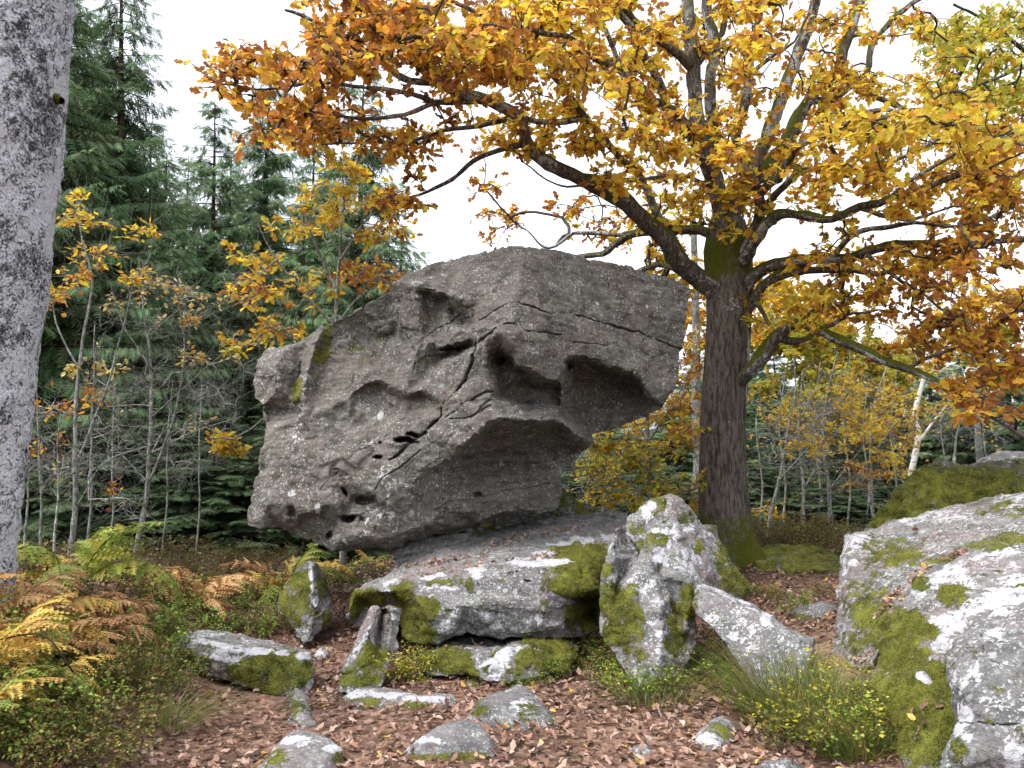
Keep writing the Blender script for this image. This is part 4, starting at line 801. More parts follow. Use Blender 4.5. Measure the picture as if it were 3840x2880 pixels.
LIMBS = [ # display-frame points with depth, start and end radius
 ([(1565,640,11.5),(1520,605,11.35),(1478,572,11.2),(1423,503,10.95),(1332,427,10.6),(1259,386,10.35),(1186,350,10.1),(1143,308,9.95),(1117,250,9.8),(1040,215,9.6),(953,179,9.35),(876,117,9.1),(796,47,8.8),(730,-40,8.6)], .145, .035),
 ([(1040,215,9.6),(946,226,9.4),(876,241,9.2),(749,251,8.9),(640,262,8.8)], .04, .012),
 ([(953,179,9.35),(862,176,9.15),(785,121,9.0),(700,70,8.8),(620,20,8.6)], .045, .015),
 ([(946,226,9.4),(840,190,9.1),(700,185,8.9),(560,190,8.8),(470,175,8.7),(400,130,8.6)], .032, .006),
 ([(1143,308,9.95),(1088,322,9.9),(1033,350,9.85),(968,390,9.8),(895,419,9.8),(830,430,9.8)], .042, .012),
 ([(1117,250,9.8),(1040,275,9.8),(975,285,9.7),(895,303,9.7),(804,312,9.7),(700,310,9.7)], .036, .010),
 ([(1560,520,11.5),(1496,489,11.6),(1423,496,11.8),(1350,521,12.1),(1296,552,12.4),(1230,560,12.8)], .085, .035),
 ([(1423,496,11.8),(1330,508,12.2),(1250,505,12.6),(1180,530,13.0),(1100,480,13.4)], .045, .012),
 ([(1540,610,11.6),(1480,590,11.9),(1420,570,12.2),(1350,600,12.6)], .07, .03),
 ([(1560,470,11.5),(1545,400,11.5),(1512,300,11.4),(1497,150,11.3),(1490,0,11.2),(1485,-120,11.2)], .125, .07),
 ([(1545,400,11.5),(1542,300,11.6),(1534,150,11.6),(1528,0,11.6),(1522,-120,11.6)], .095, .06),
 ([(1572,520,11.5),(1595,420,11.4),(1640,330,11.3),(1691,216,11.2),(1740,90,11.1),(1765,0,11.0),(1780,-80,11)], .115, .06),
 ([(1600,430,11.4),(1650,360,11.5),(1700,290,11.6),(1747,216,11.7),(1807,157,11.7),(1841,52,11.7),(1862,-30,11.7)], .11, .06),
 ([(1747,216,11.7),(1807,216,11.8),(1869,160,11.9),(1876,105,11.9),(1929,45,12),(1990,-10,12)], .06, .035),
 ([(1600,560,11.3),(1636,470,11.0),(1640,420,10.7),(1592,335,10.4),(1612,244,10.2),(1625,157,10.0),(1635,52,9.8),(1636,-20,9.8)], .085, .035),
 ([(1610,560,11.2),(1640,500,10.9),(1684,452,10.6),(1772,471,10.2),(1859,450,9.9),(1922,433,9.7),(1999,394,9.5),(2086,356,9.3),(2212,300,9.2)], .085, .018),
 ([(1859,450,9.9),(1950,470,9.7),(2050,440,9.6),(2150,470,9.5)], .035, .010),
 ([(1600,640,11.4),(1640,585,11.2),(1722,558,11.0),(1799,553,10.7),(1867,544,10.4),(1935,528,10.2),(2025,521,9.9),(2120,520,9.7),(2240,515,9.5)], .095, .03),
 ([(1605,680,11.4),(1636,639,11.3),(1663,612,11.2),(1708,589,11.1),(1799,580,11.2),(1900,600,11.4),(2000,590,11.6)], .085, .02),
 ([(1590,830,11.4),(1622,798,11.2),(1649,770,11.1),(1681,725,11.0),(1722,703,10.8),(1767,721,10.6),(1812,743,10.4),(1880,770,10.1),(1957,798,9.8),(2025,820,9.5),(2070,847,9.3),(2138,888,9.1),(2184,929,8.9),(2240,970,8.7)], .10, .022),
 ([(1681,728,11.0),(1731,736,11.2),(1790,711,11.4),(1840,680,11.6),(1900,660,11.8)], .06, .012),
 ([(1957,798,9.8),(2020,770,9.7),(2090,755,9.6),(2180,780,9.5)], .03, .008),
 ([(1600,640,11.4),(1640,660,11.3),(1662,700,11.2)], .045, .02),
 ([(1512,300,11.4),(1440,235,10.4),(1340,150,9.4),(1230,90,8.6),(1110,60,8.0),(980,60,7.6)], .075, .012),
 ([(1497,150,11.3),(1400,60,10.6),(1330,0,10.0),(1270,-60,9.6)], .07, .04),
 ([(1545,400,11.5),(1440,385,10.9),(1320,395,10.4),(1200,388,10.2),(1130,340,10.2)], .035, .008),
 ([(1640,420,10.7),(1720,330,9.7),(1830,270,8.8),(1950,250,8.1),(2080,280,7.7),(2212,330,7.4)], .06, .010),
 ([(1592,335,10.4),(1500,330,9.6),(1420,300,9.0),(1360,290,8.6)], .035, .008),
 ([(1807,157,11.7),(1900,220,11.4),(2020,230,11.0),(2150,180,10.6),(2240,140,10.4)], .05, .015),
 ([(1545,400,11.5),(1511,328,11.2),(1460,237,10.9),(1423,175,10.6),(1376,98,10.3),(1340,44,10.1),(1274,-10,9.9)], .075, .04),
 ([(1423,470,11.3),(1370,380,10.9),(1330,328,10.6),(1296,284,10.4),(1259,255,10.1),(1205,182,9.7),(1168,117,9.4),(1084,55,9.1),(1040,-10,8.9)], .055, .022), ([(1259,255,10.1),(1180,262,10),(1117,250,9.8)], .04, .03),
 ([(1636,470,11.0),(1719,377,10.4),(1789,366,10.0),(1859,373,9.7),(1950,340,9.4),(2050,310,9.2)], .055, .014), ([(1922,433,9.7),(1957,391,9.5),(2033,356,9.3),(2120,300,9.1)], .035, .012), ([(1799,553,10.7),(1850,500,10.4),(1950,480,10.1),(2060,490,9.9),(2180,450,9.7)], .04, .012),
 ([(1867,544,10.4),(1930,600,10.2),(2000,650,10),(2090,690,9.8)], .034, .010), ([(2025,521,9.9),(2080,580,9.7),(2150,640,9.5)], .026, .008), ([(1084,55,9.1),(980,0,8.8),(931,-30,8.6)], .03, .015), ([(1168,117,9.4),(1090,150,9.1),(1000,140,8.9)], .024, .009), ([(1625,157,10),(1690,100,9.7),(1740,20,9.5)], .03, .012), ([(1497,150,11.3),(1560,60,11.4),(1590,-30,11.5)], .05, .03),
 ([(1340,150,9.4),(1300,40,9.0),(1250,-40,8.8)], .035, .015), ([(1230,90,8.6),(1150,140,8.3),(1050,130,8.1)], .022, .008)]
for pts, r0, r1 in LIMBS:
    sk.limb(D, pts, r0, r1, .10 if r0 < .12 else .06)
for W, R in sk.limbs: limb_part('limb', W, R, 14 if R[0] > .06 else 9)
OAK_SITES = [(465,150,80,40,46,'orange'),(520,230,60,28,22,'orange'),(700,130,150,120,250,'orange'),(830,60,240,90,240,'orange'),(690,265,130,60,130,'orange'),(880,300,120,40,70,'orange'),
 (1100,80,250,100,340,'gold'),(1350,110,230,140,330,'gold'),(1230,260,180,60,140,'gold'),(1000,190,150,60,110,'orange'),(1400,330,150,80,140,'gold'),(1540,230,150,230,230,'gold'),(1500,440,140,80,90,'yellow'),
 (1010,430,120,60,26,'orange',2),(900,420,70,40,36,'orange'),(1130,470,150,50,46,'orange',2),(1350,500,150,50,90,'gold',1),(1420,590,80,30,26,'yellow',.6),
 (1800,140,200,150,260,'gold'),(1950,280,220,80,300,'yellow'),(2120,150,120,150,150,'lime'),(1800,400,190,80,150,'gold'),(2060,410,160,70,150,'gold'),(1900,570,190,60,160,'gold'),(2110,560,120,80,120,'orange'),
 (2010,690,190,80,170,'orange'),(2130,810,110,100,130,'orange'),(1780,650,120,50,60,'yellow'),(1650,330,110,90,90,'gold'),(2150,330,100,80,110,'gold'),(1700,60,140,80,110,'gold')]
S, pals = sk.sites(OAK_SITES)
nl = finish_tree(oak, sk, S, pals, 4.6, .128, SH_OAK, M_LEAF, M_TWIG, named=300, seed=21, cap=.034, tip=.0042, back=.9)

def small_tree(name, label, cat, stems, ell, seed, pal_leaves, size, shapes, mat_twig, group=None, jit=.35, extra=0, tip=.0026, flat=.6, mat_leaf=None, prob=None, back=.75, droop=.1):
    b = ats(conv(D, [stems[0][0][0]]))[0]; b[2] = gz(b[0], b[1]) - .04
    o = thing(name, label, cat, b, group=group); s2 = Skeleton(seed)
    for pts, r0, r1 in stems:
        W = s2.limb(D, pts, r0, r1, .04)
    first = True
    for W, R in s2.limbs:
        if first: W = np.concatenate([[[W[0][0], W[0][1], b[2]]], W]) if W[0][2] > b[2] else W; R = np.concatenate([[R[0] * 1.15], R]) if len(W) > len(R) else R
        V, T = tube(W, R, 8); V = V + vnormals(V, T) * (np.repeat(R, 8) * .18 * fbm(V * 12, 3, seed))[:, None]
        link('trunk' if first else 'branch', mesh_np('trunk', V - b, T, mat_twig, attrs={'moss': attr_up(V, T, .3) + (.45 if first else 0) * sstep(b[2] + .8, b[2], V[:, 2]), 'lichen': .5 + .25 * fbm(V * 4, 2, seed)}), o); first = False
    S, pals = s2.sites(ell, jit)
    finish_tree(o, s2, S, pals, pal_leaves, size, shapes, mat_leaf or M_LEAF, mat_twig, flat=flat, cap=.012, extra=extra, tip=tip, seed=seed, prob=prob, back=back, droop=droop)
    return o
SG = 'thin lichened saplings before the spruces'
small_tree('young_oak', 'young oak with clumps of yellow leaves growing close behind the boulder shoulder', 'tree',
 [([(742,1150,11.2),(735,900,11.1),(728,700,11.0),(735,560,10.9),(742,420,10.8),(735,340,10.7)], .045, .012), ([(728,705,11.0),(660,640,10.9),(600,560,10.7),(560,480,10.6)], .028, .007), ([(735,760,11.1),(640,740,10.7),(560,690,10.4),(500,620,10.2)], .026, .006),
  ([(732,640,11),(690,540,10.9),(650,430,10.8),(630,360,10.8)], .026, .006), ([(735,560,10.9),(790,480,10.8),(850,440,10.8)], .02, .005), ([(728,700,11),(780,640,10.9),(860,590,10.9)], .02, .006), ([(600,560,10.7),(540,600,10.5),(480,590,10.4)], .014, .005), ([(735,830,11.1),(620,860,10.6),(540,930,10.3)],.02,.005)],
 [(700,400,110,70,60,'yellow'),(650,470,100,60,46,'yellow'),(560,570,70,50,36,'yellow'),(540,690,60,50,36,'gold'),(560,640,60,40,20,'orange'),(790,600,80,26,60,'orange'),(840,470,70,50,40,'gold'),(520,950,40,20,22,'yellow'),(640,600,60,60,18,'yellow'),(740,520,80,60,30,'yellow'),(560,760,60,20,16,'yellow')],
 31, {'yellow': 5.5, 'gold': 5, 'orange': 6}, .12, SH_OAK, M_GREYTWIG, extra=2, prob=.55)
small_tree('sapling', 'grey sapling with feathery yellow leaves rising beside the lichened trunk', 'sapling',
 [([(152,1300,9.6),(160,1150,9.6),(165,1000,9.6),(172,800,9.6),(200,620,9.6),(175,500,9.6),(165,430,9.6)], .040, .008), ([(165,1000,9.6),(230,840,9.5),(270,700,9.4),(290,590,9.4)], .02, .005), ([(172,800,9.6),(120,700,9.5),(110,600,9.5)], .014, .004), ([(168,900,9.6),(110,880,9.5),(70,840,9.4)], .012, .004), ([(160,1100,9.6),(230,1000,9.5),(330,960,9.3)], .014, .004)],
 [(165,460,46,36,22,'yellow'),(170,560,60,60,26,'gold'),(240,600,60,80,16,'yellow'),(140,680,50,60,16,'gold'),(150,870,70,30,22,'orange'),(100,940,50,30,10,'orange'),(190,760,60,70,14,'pale'),(260,960,90,60,24,'bare'),(200,1010,110,60,36,'bare'),(120,1020,60,80,24,'bare'),(260,1080,80,40,16,'bare'),(270,1065,22,10,5,'orange')],
 32, {'yellow': 6, 'gold': 5, 'orange': 4, 'pale': 3, 'bare': 0}, .085, SH_BEECH, M_GREYTWIG, SG, extra=3)
small_tree('sapling', 'many-twigged grey sapling with a few bleached leaves left of the boulder', 'sapling',
 [([(283,1270,10.2),(300,1180,10.2),(315,1080,10.2),(330,900,10.2),(325,760,10.2),(310,640,10.2),(300,560,10.1)], .042, .007), ([(318,1050,10.2),(370,920,10.1),(400,780,10.0),(385,650,9.9)], .022, .005), ([(330,900,10.2),(420,820,10),(490,760,9.9)], .014, .004), ([(326,800,10.2),(270,700,10.1),(240,610,10.0)], .014, .004), ([(322,980,10.2),(430,930,10.0),(520,900,9.8)], .012, .004), ([(318,1040,10.2),(240,960,10.1),(170,900,10.0)], .012, .004)],
 [(320,620,90,60,44,'pale'),(390,680,80,60,36,'pale'),(280,720,80,60,30,'bare'),(400,800,100,70,46,'bare'),(330,900,120,70,50,'bare'),(450,870,80,50,26,'bare'),(360,1010,100,40,34,'bare'),(280,850,80,60,30,'bare'),(420,740,70,40,16,'pale')],
 33, {'pale': 3.2, 'bare': 0}, .07, SH_BEECH, M_GREYTWIG, SG, extra=4)
for i, (x, d, top, lean, r0) in enumerate([(95, 10.4, 820, -14, .024), (118, 9.2, 900, 16, .020), (188, 10.8, 700, 20, .024), (240, 11.6, 760, 10, .020), (350, 11.2, 820, 25, .018), (55, 10.0, 880, 12, .02), (425, 12.0, 780, 14, .018)]):
    small_tree('sapling_pole', 'bare pole-thin grey sapling stem among the leafier saplings', 'sapling',
     [([(x, 1275, d), (x + lean * .4, 1100, d), (x + lean * .6, 960, d), (x + lean, top, d)], r0, .006)], [(x + lean, top + 90, 50, 90, 9, 'pale'), (x + lean * .5, 980, 70, 100, 14, 'bare')], 40 + i, {'pale': 1.2, 'bare': 0}, .06, SH_BEECH, M_GREYTWIG, SG, extra=3)
# bush behind the boulder and the oak trunk
small_tree('yellow_bush', 'dense yellow-green beech bush filling the gap between boulder and oak trunk', 'bush',
 [([(1420,1180,12.6),(1410,1050,12.5),(1400,900,12.4),(1420,780,12.3),(1440,700,12.3)], .05, .012), ([(1408,1030,12.5),(1340,960,12.2),(1270,940,12.0)], .02, .006), ([(1404,950,12.4),(1460,860,12.3),(1500,780,12.3)], .02, .006), ([(1412,1080,12.5),(1350,1050,12.1),(1240,1050,11.8)], .02, .005), ([(1410,1060,12.5),(1470,1010,12.2),(1520,980,12.0)], .018, .005), ([(1404,960,12.4),(1360,900,12.3),(1320,890,12.2)], .014, .005)],
 [(1370,930,110,40,110,'yellow'),(1430,860,60,60,70,'gold'),(1330,990,90,30,70,'lime'),(1420,1000,90,40,110,'lime'),(1300,1050,80,26,60,'lime'),(1430,1060,80,30,80,'lime'),(1480,790,30,70,50,'orange'),(1250,1010,30,40,12,'bare'),(1480,930,30,60,50,'gold'),(1500,1050,30,40,20,'orange'),(1380,1080,90,20,40,'yellow')],
 51, {'yellow': 6, 'gold': 6, 'lime': 6, 'orange': 6, 'bare': 0}, .105, SH_BEECH, M_GREYTWIG, flat=1.6, jit=.45, extra=1, prob=.62)
small_tree('lichened_pole', 'slim lichen-grey trunk seen just beside the oak trunk', 'tree', [([(1508,1150,15),(1506,900,15),(1505,700,15),(1500,560,15),(1495,420,15)], .10, .05)], [(1500,620,40,80,20,'orange'),(1490,760,40,50,20,'gold')], 52, 6, .09, SH_BEECH, M_GREYTWIG)
# thicket on the right
TG = 'thicket shrubs between the oak and the mossy boulder'
for i, (pts, ell, lab) in enumerate([
 ([([(1655,1190,14.5),(1672,1080,14.5),(1700,960,14.5),(1720,850,14.4),(1715,760,14.4)], .04, .008), ([(1690,1000,14.5),(1650,900,14.4),(1640,820,14.3)], .016, .004), ([(1680,1040,14.5),(1760,950,14.3),(1800,880,14.2)], .018, .004)], [(1700,880,80,60,60,'bare'),(1680,1000,70,50,50,'bare'),(1740,960,60,60,40,'bare'),(1660,1110,30,20,16,'yellow'),(1680,900,50,40,14,'yellow')], 'forked grey shrub with bare lichened twigs beside the oak trunk'),
 ([([(1740,1190,15.5),(1735,1060,15.5),(1728,930,15.5),(1735,800,15.5)], .045, .01), ([(1735,1060,15.5),(1790,960,15.3),(1840,900,15.2)], .018, .004)], [(1740,940,80,90,70,'bare'),(1790,930,60,40,40,'yellow'),(1740,830,60,40,40,'lime')], 'straight grey shrub stem with bare side twigs in the thicket'),
 ([([(1800,1190,15),(1792,1080,15),(1780,960,15),(1790,850,15),(1810,760,15)], .05, .01), ([(1790,1060,15),(1850,980,14.8),(1900,900,14.6)], .02, .005), ([(1784,990,15),(1740,900,14.9),(1720,840,14.8)], .016, .004)], [(1810,880,90,60,60,'bare'),(1840,960,70,50,50,'yellow'),(1860,860,70,50,50,'yellow'),(1780,1040,60,60,40,'bare'),(1880,1020,50,40,30,'orange')], 'leaning grey shrub with orange-yellow leaves in the thicket'),
 ([([(1890,1150,16),(1880,1000,16),(1890,880,16),(1920,780,16)], .04, .01), ([(1885,980,16),(1950,900,15.8),(1990,880,15.6)], .018, .005)], [(1900,930,80,70,70,'yellow'),(1940,880,70,40,50,'yellow'),(1900,1040,60,50,50,'bare')], 'shrub dusted with small yellow leaves next to the pale birch'),
 ([([(2060,1010,15),(2070,930,15),(2090,860,15)], .03, .008), ([(2066,950,15),(2020,900,14.8),(1990,880,14.8)], .014, .004), ([(2070,930,15),(2130,900,14.8),(2180,890,14.8)], .014, .004)], [(2080,910,110,40,60,'bare'),(2040,880,60,40,24,'yellow'),(2140,940,80,30,50,'bare')], 'low twiggy grey shrub behind the moss-blanketed boulder')]):
    small_tree('thicket_shrub', lab, 'shrub', pts, ell, 60 + i, {'gold': 7, 'yellow': 9, 'lime': 9, 'orange': 7, 'bare': .5}, .08, SH_BEECH, M_GREYTWIG, TG, extra=3, jit=.5)
for i, (x, d_, top) in enumerate([(1690, 17, 800), (1765, 18, 780), (1830, 17.5, 760), (1870, 18, 820), (1930, 18, 800), (1640, 16.5, 860), (2040, 17, 800), (2130, 17, 820), (1300, 14, 980), (1265, 13.5, 1000)]):
    small_tree('thicket_pole', 'bare grey pole of the thicket, thin and lichened, without a fork', 'shrub', [([(x, 1180, d_), (x + 6, 1050, d_), (x - 4, 920, d_), (x + 8, top, d_)], .028, .008)], [(x, 950, 50, 110, 26, 'bare'), (x + 5, top + 60, 40, 60, 8, 'yellow')], 90 + i, {'yellow': 5, 'bare': .3}, .08, SH_BEECH, M_GREYTWIG, TG, extra=3, jit=.4)
m = NT('birch_bark'); P = m.coord(); b_ = m.noise(m.coord((3, 3, 30)), 1.0, 4, .6)
M_BIRCH = m.done(m.bsdf(m.mix(m.ramp(b_, .58, .66), (.52, .51, .48), (.08, .07, .06)), .8, m.bump(m.noise(P, 40, 4, .6), .5, .01)))
small_tree('birch_tree', 'slender white-barked birch leaning over the mossy boulder', 'tree',
 [([(1960,1130,17),(1968,1020,17),(1985,940,17),(1978,900,17),(2000,800,17),(2010,700,17),(2000,600,17)], .075, .03), ([(1980,960,17),(2040,880,16.8),(2090,820,16.6)], .035, .01), ([(1985,930,17),(1955,890,16.9),(1945,870,16.9)], .02, .01)],
 [(2000,650,80,70,40,'lime'),(1960,720,90,50,40,'gold'),(2080,830,60,40,40,'yellow')], 70, 5, .06, SH_BEECH, M_BIRCH, jit=.7)
for i, (st_, el_, lab) in enumerate([
 ([([(1790,1180,21),(1790,900,21),(1800,700,21),(1810,550,21)], .10, .03), ([(1795,800,21),(1720,720,20.7),(1660,700,20.5)], .03, .01), ([(1797,760,21),(1880,700,20.7),(1950,720,20.5)], .03, .01)], [(1720,740,110,50,140,'lime'),(1850,770,110,60,170,'lime'),(1790,680,120,60,130,'yellow'),(1900,830,90,50,120,'lime'),(1680,690,50,60,70,'gold'),(1760,860,110,60,120,'lime'),(1850,920,110,60,100,'gold')], 'yellow-green broadleaf tree glowing beyond the thicket beside the oak trunk'),
 ([([(2120,1100,23),(2110,850,23),(2100,700,23),(2110,560,23)], .12, .03), ([(2105,760,23),(2040,700,22.6),(1980,690,22.4)], .03, .01), ([(2103,720,23),(2170,680,22.6),(2220,700,22.4)], .03, .01)], [(2090,690,100,60,90,'gold'),(2160,740,70,60,80,'lime'),(2030,760,70,50,70,'gold'),(2120,620,90,60,60,'gold')], 'hazy golden broadleaf tree beyond the birch'),
 ([([(1600,1150,24),(1600,900,24),(1590,700,24),(1600,560,24)], .12, .03), ([(1597,800,24),(1660,720,23.7),(1700,640,23.5)], .03, .01), ([(1597,780,24),(1520,700,23.7),(1470,640,23.5)], .03, .01)], [(1500,640,70,60,60,'gold'),(1680,640,70,60,80,'yellow'),(1590,600,90,60,60,'gold'),(1480,720,50,60,60,'orange')], 'golden broadleaf tree standing far behind the oak trunk')]):
    small_tree('broadleaf_tree', lab, 'tree', st_, el_, 75 + i, 15, .17, SH_FAR, M_GREYTWIG, jit=.8, extra=1, tip=.004)
small_tree('neighbour_oak', 'second oak with yellow-green crown overhanging from beyond the slanted boulder', 'tree',
 [([(2420,1100,16),(2420,700,16),(2400,400,16),(2380,150,16),(2360,-50,16)], .22, .10), ([(2405,450,16),(2280,330,15.6),(2180,260,15.2),(2090,220,15)], .07, .015), ([(2390,250,16),(2260,150,15.5),(2150,60,15),(2060,10,14.8)], .07, .02), ([(2400,400,16),(2300,450,15.6),(2200,480,15.2)], .05, .012)],
 [(2130,60,130,80,170,'lime'),(2180,180,110,80,150,'lime'),(2080,210,90,50,80,'gold'),(2180,300,80,60,70,'gold'),(2200,460,80,60,60,'gold'),(2050,60,60,50,50,'lime')], 79, 8.5, .11, SH_OAK, M_TWIG, jit=.8)

# ---- spruces
m = NT('spruce_needles'); c = m.attr('col', 'Color')
d_ = m.bsdf(c, .7, None, .2); t_ = m.n('ShaderNodeBsdfTranslucent'); m.put(t_.inputs[0], c); x_ = m.n('ShaderNodeMixShader'); x_.inputs[0].default_value = .22
m.t.links.new(d_, x_.inputs[1]); m.t.links.new(t_.outputs[0], x_.inputs[2]); M_NEEDLE = m.done(x_.outputs[0])
M_SPRUCEBARK = bark_material('spruce_bark', (.035, .024, .018), (.10, .075, .06), (14, 14, 8))
def spray_template():
    """one hanging branchlet with side sprigs, length 1 along +Y"""
    V, T = [], []
    def blade(a, b, w):
        a, b = np.array(a, float), np.array(b, float); d = b - a; s = unit(np.cross(d, [0, 0, 1.])) * w; i = len(V)
        V.extend([a, a + d * .55 + s, b, a + d * .55 - s]); T.extend([(i, i + 1, i + 2), (i, i + 2, i + 3)])
    blade((0, 0, 0), (0, 1, -.12), .045)
    for k, y in enumerate((.06, .16, .27, .38, .49, .60, .71, .83)):
        L = .30 * (1 - .5 * y)
        for s in (-1, 1): blade((0, y, -.12 * y * y), (s * L * .75, y + L * .8, -.12 * y * y - .08 - .09 * (k % 3)), .026)
    return np.array(V), np.array(T)
SPR = spray_template()
def spruce_mesh(H, seed, r_max, z0, shag_shade=0.0):
    r = np.random.default_rng(seed); P, A, N, S, C, br = [], [], [], [], [], []
    z = z0
    while z < H - .3:
        f = z / H; L0 = r_max * (1 - f) ** .78 * (.55 + .45 * sstep(0, .12, f))
        for b in range(r.integers(4, 7)):
            a = r.uniform(0, 2 * math.pi); L = L0 * r.uniform(.65, 1.12) + .15; n = max(3, int(L / .16)); t = np.linspace(0, 1, n)
            drop = (.42 + .30 * shag_shade) * (1 - f) ** .6 * r.uniform(.6 - .5 * shag_shade, 1.3 + .3 * shag_shade); zj = r.uniform(-.5, .5) * shag_shade
            out = np.array([math.cos(a), math.sin(a), 0]); L *= 1 + .35 * shag_shade * r.uniform(-1, 1); W = np.array([0, 0, z + zj]) + out * (L * t)[:, None] + np.array([0, 0, 1.]) * (L * (.10 * t - drop * t ** 1.5 + .30 * drop * t ** 4))[:, None]
            br.append(tube(W, np.linspace(.012 + .010 * L, .004, n), 3)); side = np.array([-math.sin(a), math.cos(a), 0])
            for k in range(1, n):
                shade = r.uniform(.7, 1.25)
                for s in (-1, 1, 0) if k < n - 1 else (-1, 0, 1):
                    fr = t[k]
                    if s == 0 and r.random() < .4 and k < n - 1: continue
                    ln = (.30 + .46 * (1 - fr) * min(1, L / 1.6)) * r.uniform(.7, 1.25); ax = out * (.55 + .3 * fr) + side * s * .8 + np.array([0, 0, -.45 - .9 * r.random() * (1 - f) ** .5]) + r.normal(0, .12, 3)
                    if s == 0 and k == n - 1: ax = out + np.array([0, 0, .05])
                    P.append(W[k]); A.append(ax); N.append((0, 0, 1.) + r.normal(0, .35, 3)); S.append(ln); C.append(np.array((.112, .178, .080)) * (1 - .55 * shag_shade) * shade * (.8 + .4 * fr) * r.uniform(.85, 1.15, 3))  # low shaggy spruces tinted darker: shade of the wood overhead put into the colour
        z += r.uniform(.17, .30) * (1 + .3 * (1 - f))
    P, A, N, S, C = map(np.array, (P, A, N, S, C))
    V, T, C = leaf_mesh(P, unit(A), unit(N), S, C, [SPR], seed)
    tz = np.linspace(0, H, 30); tv, tt = tube(np.stack([.05 * np.sin(tz * .7), .04 * np.cos(tz * .5), tz], 1), .013 * H * (1 - tz / H) + .01, 12)
    trunk = mesh_np('trunk', tv, tt, M_SPRUCEBARK, attrs={'moss': np.zeros(len(tv)), 'lichen': np.full(len(tv), .4)})
    bv, bt = join(br)
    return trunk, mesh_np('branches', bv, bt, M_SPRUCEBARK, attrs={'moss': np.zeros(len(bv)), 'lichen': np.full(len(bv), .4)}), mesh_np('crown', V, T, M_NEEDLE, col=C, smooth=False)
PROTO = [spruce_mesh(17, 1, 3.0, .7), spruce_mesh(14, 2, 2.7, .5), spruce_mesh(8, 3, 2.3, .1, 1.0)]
def spruce(px, depth, kind, top=None, rz=0.0, label='', group='spruces of the dark wood'):
    g = at(px * D[2], 1100 * D[2], depth); z = float(gz(g[0], g[1])) - .1; H = (17, 14, 8)[kind]; s = 1.0
    if top is not None: s = (at(px * D[2], top * D[2], depth)[2] - z) / H
    o = thing('spruce_tree', label, 'tree', (g[0], g[1], z), rz, group); o.scale = (max(.75, min(1.35, s ** .6)),) * 2 + (s,)
    for nm, me in zip(('trunk', 'branches', 'crown'), PROTO[kind]):
        c_ = link(nm, me, o)
        if nm != 'trunk': c_['kind'] = 'stuff'
WOOD = 'dark green spruce in the wood left behind the boulder'
spruce(222, 15.5, 0, -130, .3, 'tallest spruce with drooping dark boughs beside the foreground lichened trunk')
spruce(440, 21, 1, 205, 1.2, 'pointed spruce whose tip stands clear against the white sky')
spruce(560, 23, 0, 110, 2.2, 'tall spruce half hidden by the hanging oak leaves')
spruce(770, 17.5, 1, 130, 4.0, 'spruce with hanging boughs just behind the boulder shoulder')
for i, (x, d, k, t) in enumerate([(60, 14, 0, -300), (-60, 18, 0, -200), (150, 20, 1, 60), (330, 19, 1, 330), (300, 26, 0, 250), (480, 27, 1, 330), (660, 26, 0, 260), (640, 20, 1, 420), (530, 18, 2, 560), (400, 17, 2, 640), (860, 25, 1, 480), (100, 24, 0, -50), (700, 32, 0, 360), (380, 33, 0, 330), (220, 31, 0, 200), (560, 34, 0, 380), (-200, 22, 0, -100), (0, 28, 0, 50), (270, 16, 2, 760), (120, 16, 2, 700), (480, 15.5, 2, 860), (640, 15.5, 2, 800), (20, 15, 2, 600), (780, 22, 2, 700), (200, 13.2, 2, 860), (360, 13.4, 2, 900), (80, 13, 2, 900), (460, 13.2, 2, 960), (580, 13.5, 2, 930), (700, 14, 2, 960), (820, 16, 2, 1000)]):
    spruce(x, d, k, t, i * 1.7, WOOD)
RW = 'dark low spruce behind the thicket beside the oak'
for i, (x, d, k, t) in enumerate([(1680, 24, 1, 760), (1760, 26, 2, 830), (1850, 30, 1, 740), (1930, 27, 2, 860), (2020, 27, 1, 720), (2110, 24, 2, 800), (2190, 25, 1, 700), (1620, 29, 1, 780), (1540, 26, 1, 760), (1450, 24, 1, 820), (1360, 22, 2, 920), (1280, 20, 2, 960), (1180, 26, 1, 860), (1050, 28, 1, 800), (2290, 20, 1, 700), (1710, 20, 2, 960), (1830, 21, 2, 930), (1910, 22, 2, 980), (1600, 20, 2, 930), (1400, 17, 2, 1000), (2100, 36, 0, 690), (1950, 38, 0, 740), (1780, 37, 0, 720), (1640, 36, 0, 700), (1500, 35, 0, 760), (1330, 33, 0, 860), (1240, 16.5, 2, 1010), (1650, 18.5, 2, 1000), (1785, 18.5, 2, 1040), (1880, 19, 2, 1050), (1330, 15, 2, 1050), (1480, 15.5, 2, 1040)]):
    spruce(x, d, k, t, i * 2.3, RW)

# ---- lichened foreground trunk at the left
lb = at(-60 * D[2], 1290 * D[2], 5.6); lb[2] = gz(lb[0], lb[1]) - .08
ft = thing('lichened_tree', 'thick foreground trunk crusted all over with grey-white lichen on the bracken bank', 'tree', lb)
W = ats([(-85 * D[2], 1300 * D[2], 5.6), (-78 * D[2], 1150 * D[2], 5.55), (-62 * D[2], 900 * D[2], 5.5), (-44 * D[2], 600 * D[2], 5.4), (-18 * D[2], 300 * D[2], 5.3), (4 * D[2], 0, 5.2), (40 * D[2], -350 * D[2], 5.1), (60 * D[2], -800 * D[2], 5.0)]); W[0, 2] = lb[2]; W = spline(W, .02)
hh0 = W[:, 2] - lb[2]; R = .28 + .115 * sstep(0, 2.9, hh0) * 1.0 + .05 * np.exp(-hh0 / .15)
k = 120; V, T = tube(W, R, k); n = vnormals(V, T)
lump = fbm(V * 9, 4, 3, .6); flak = np.maximum(0, fbm(V * 26, 3, 9)) ; V = V + n * (.03 * fbm(V * 2.2, 3, 2) + .014 * lump + .022 * flak)[:, None]
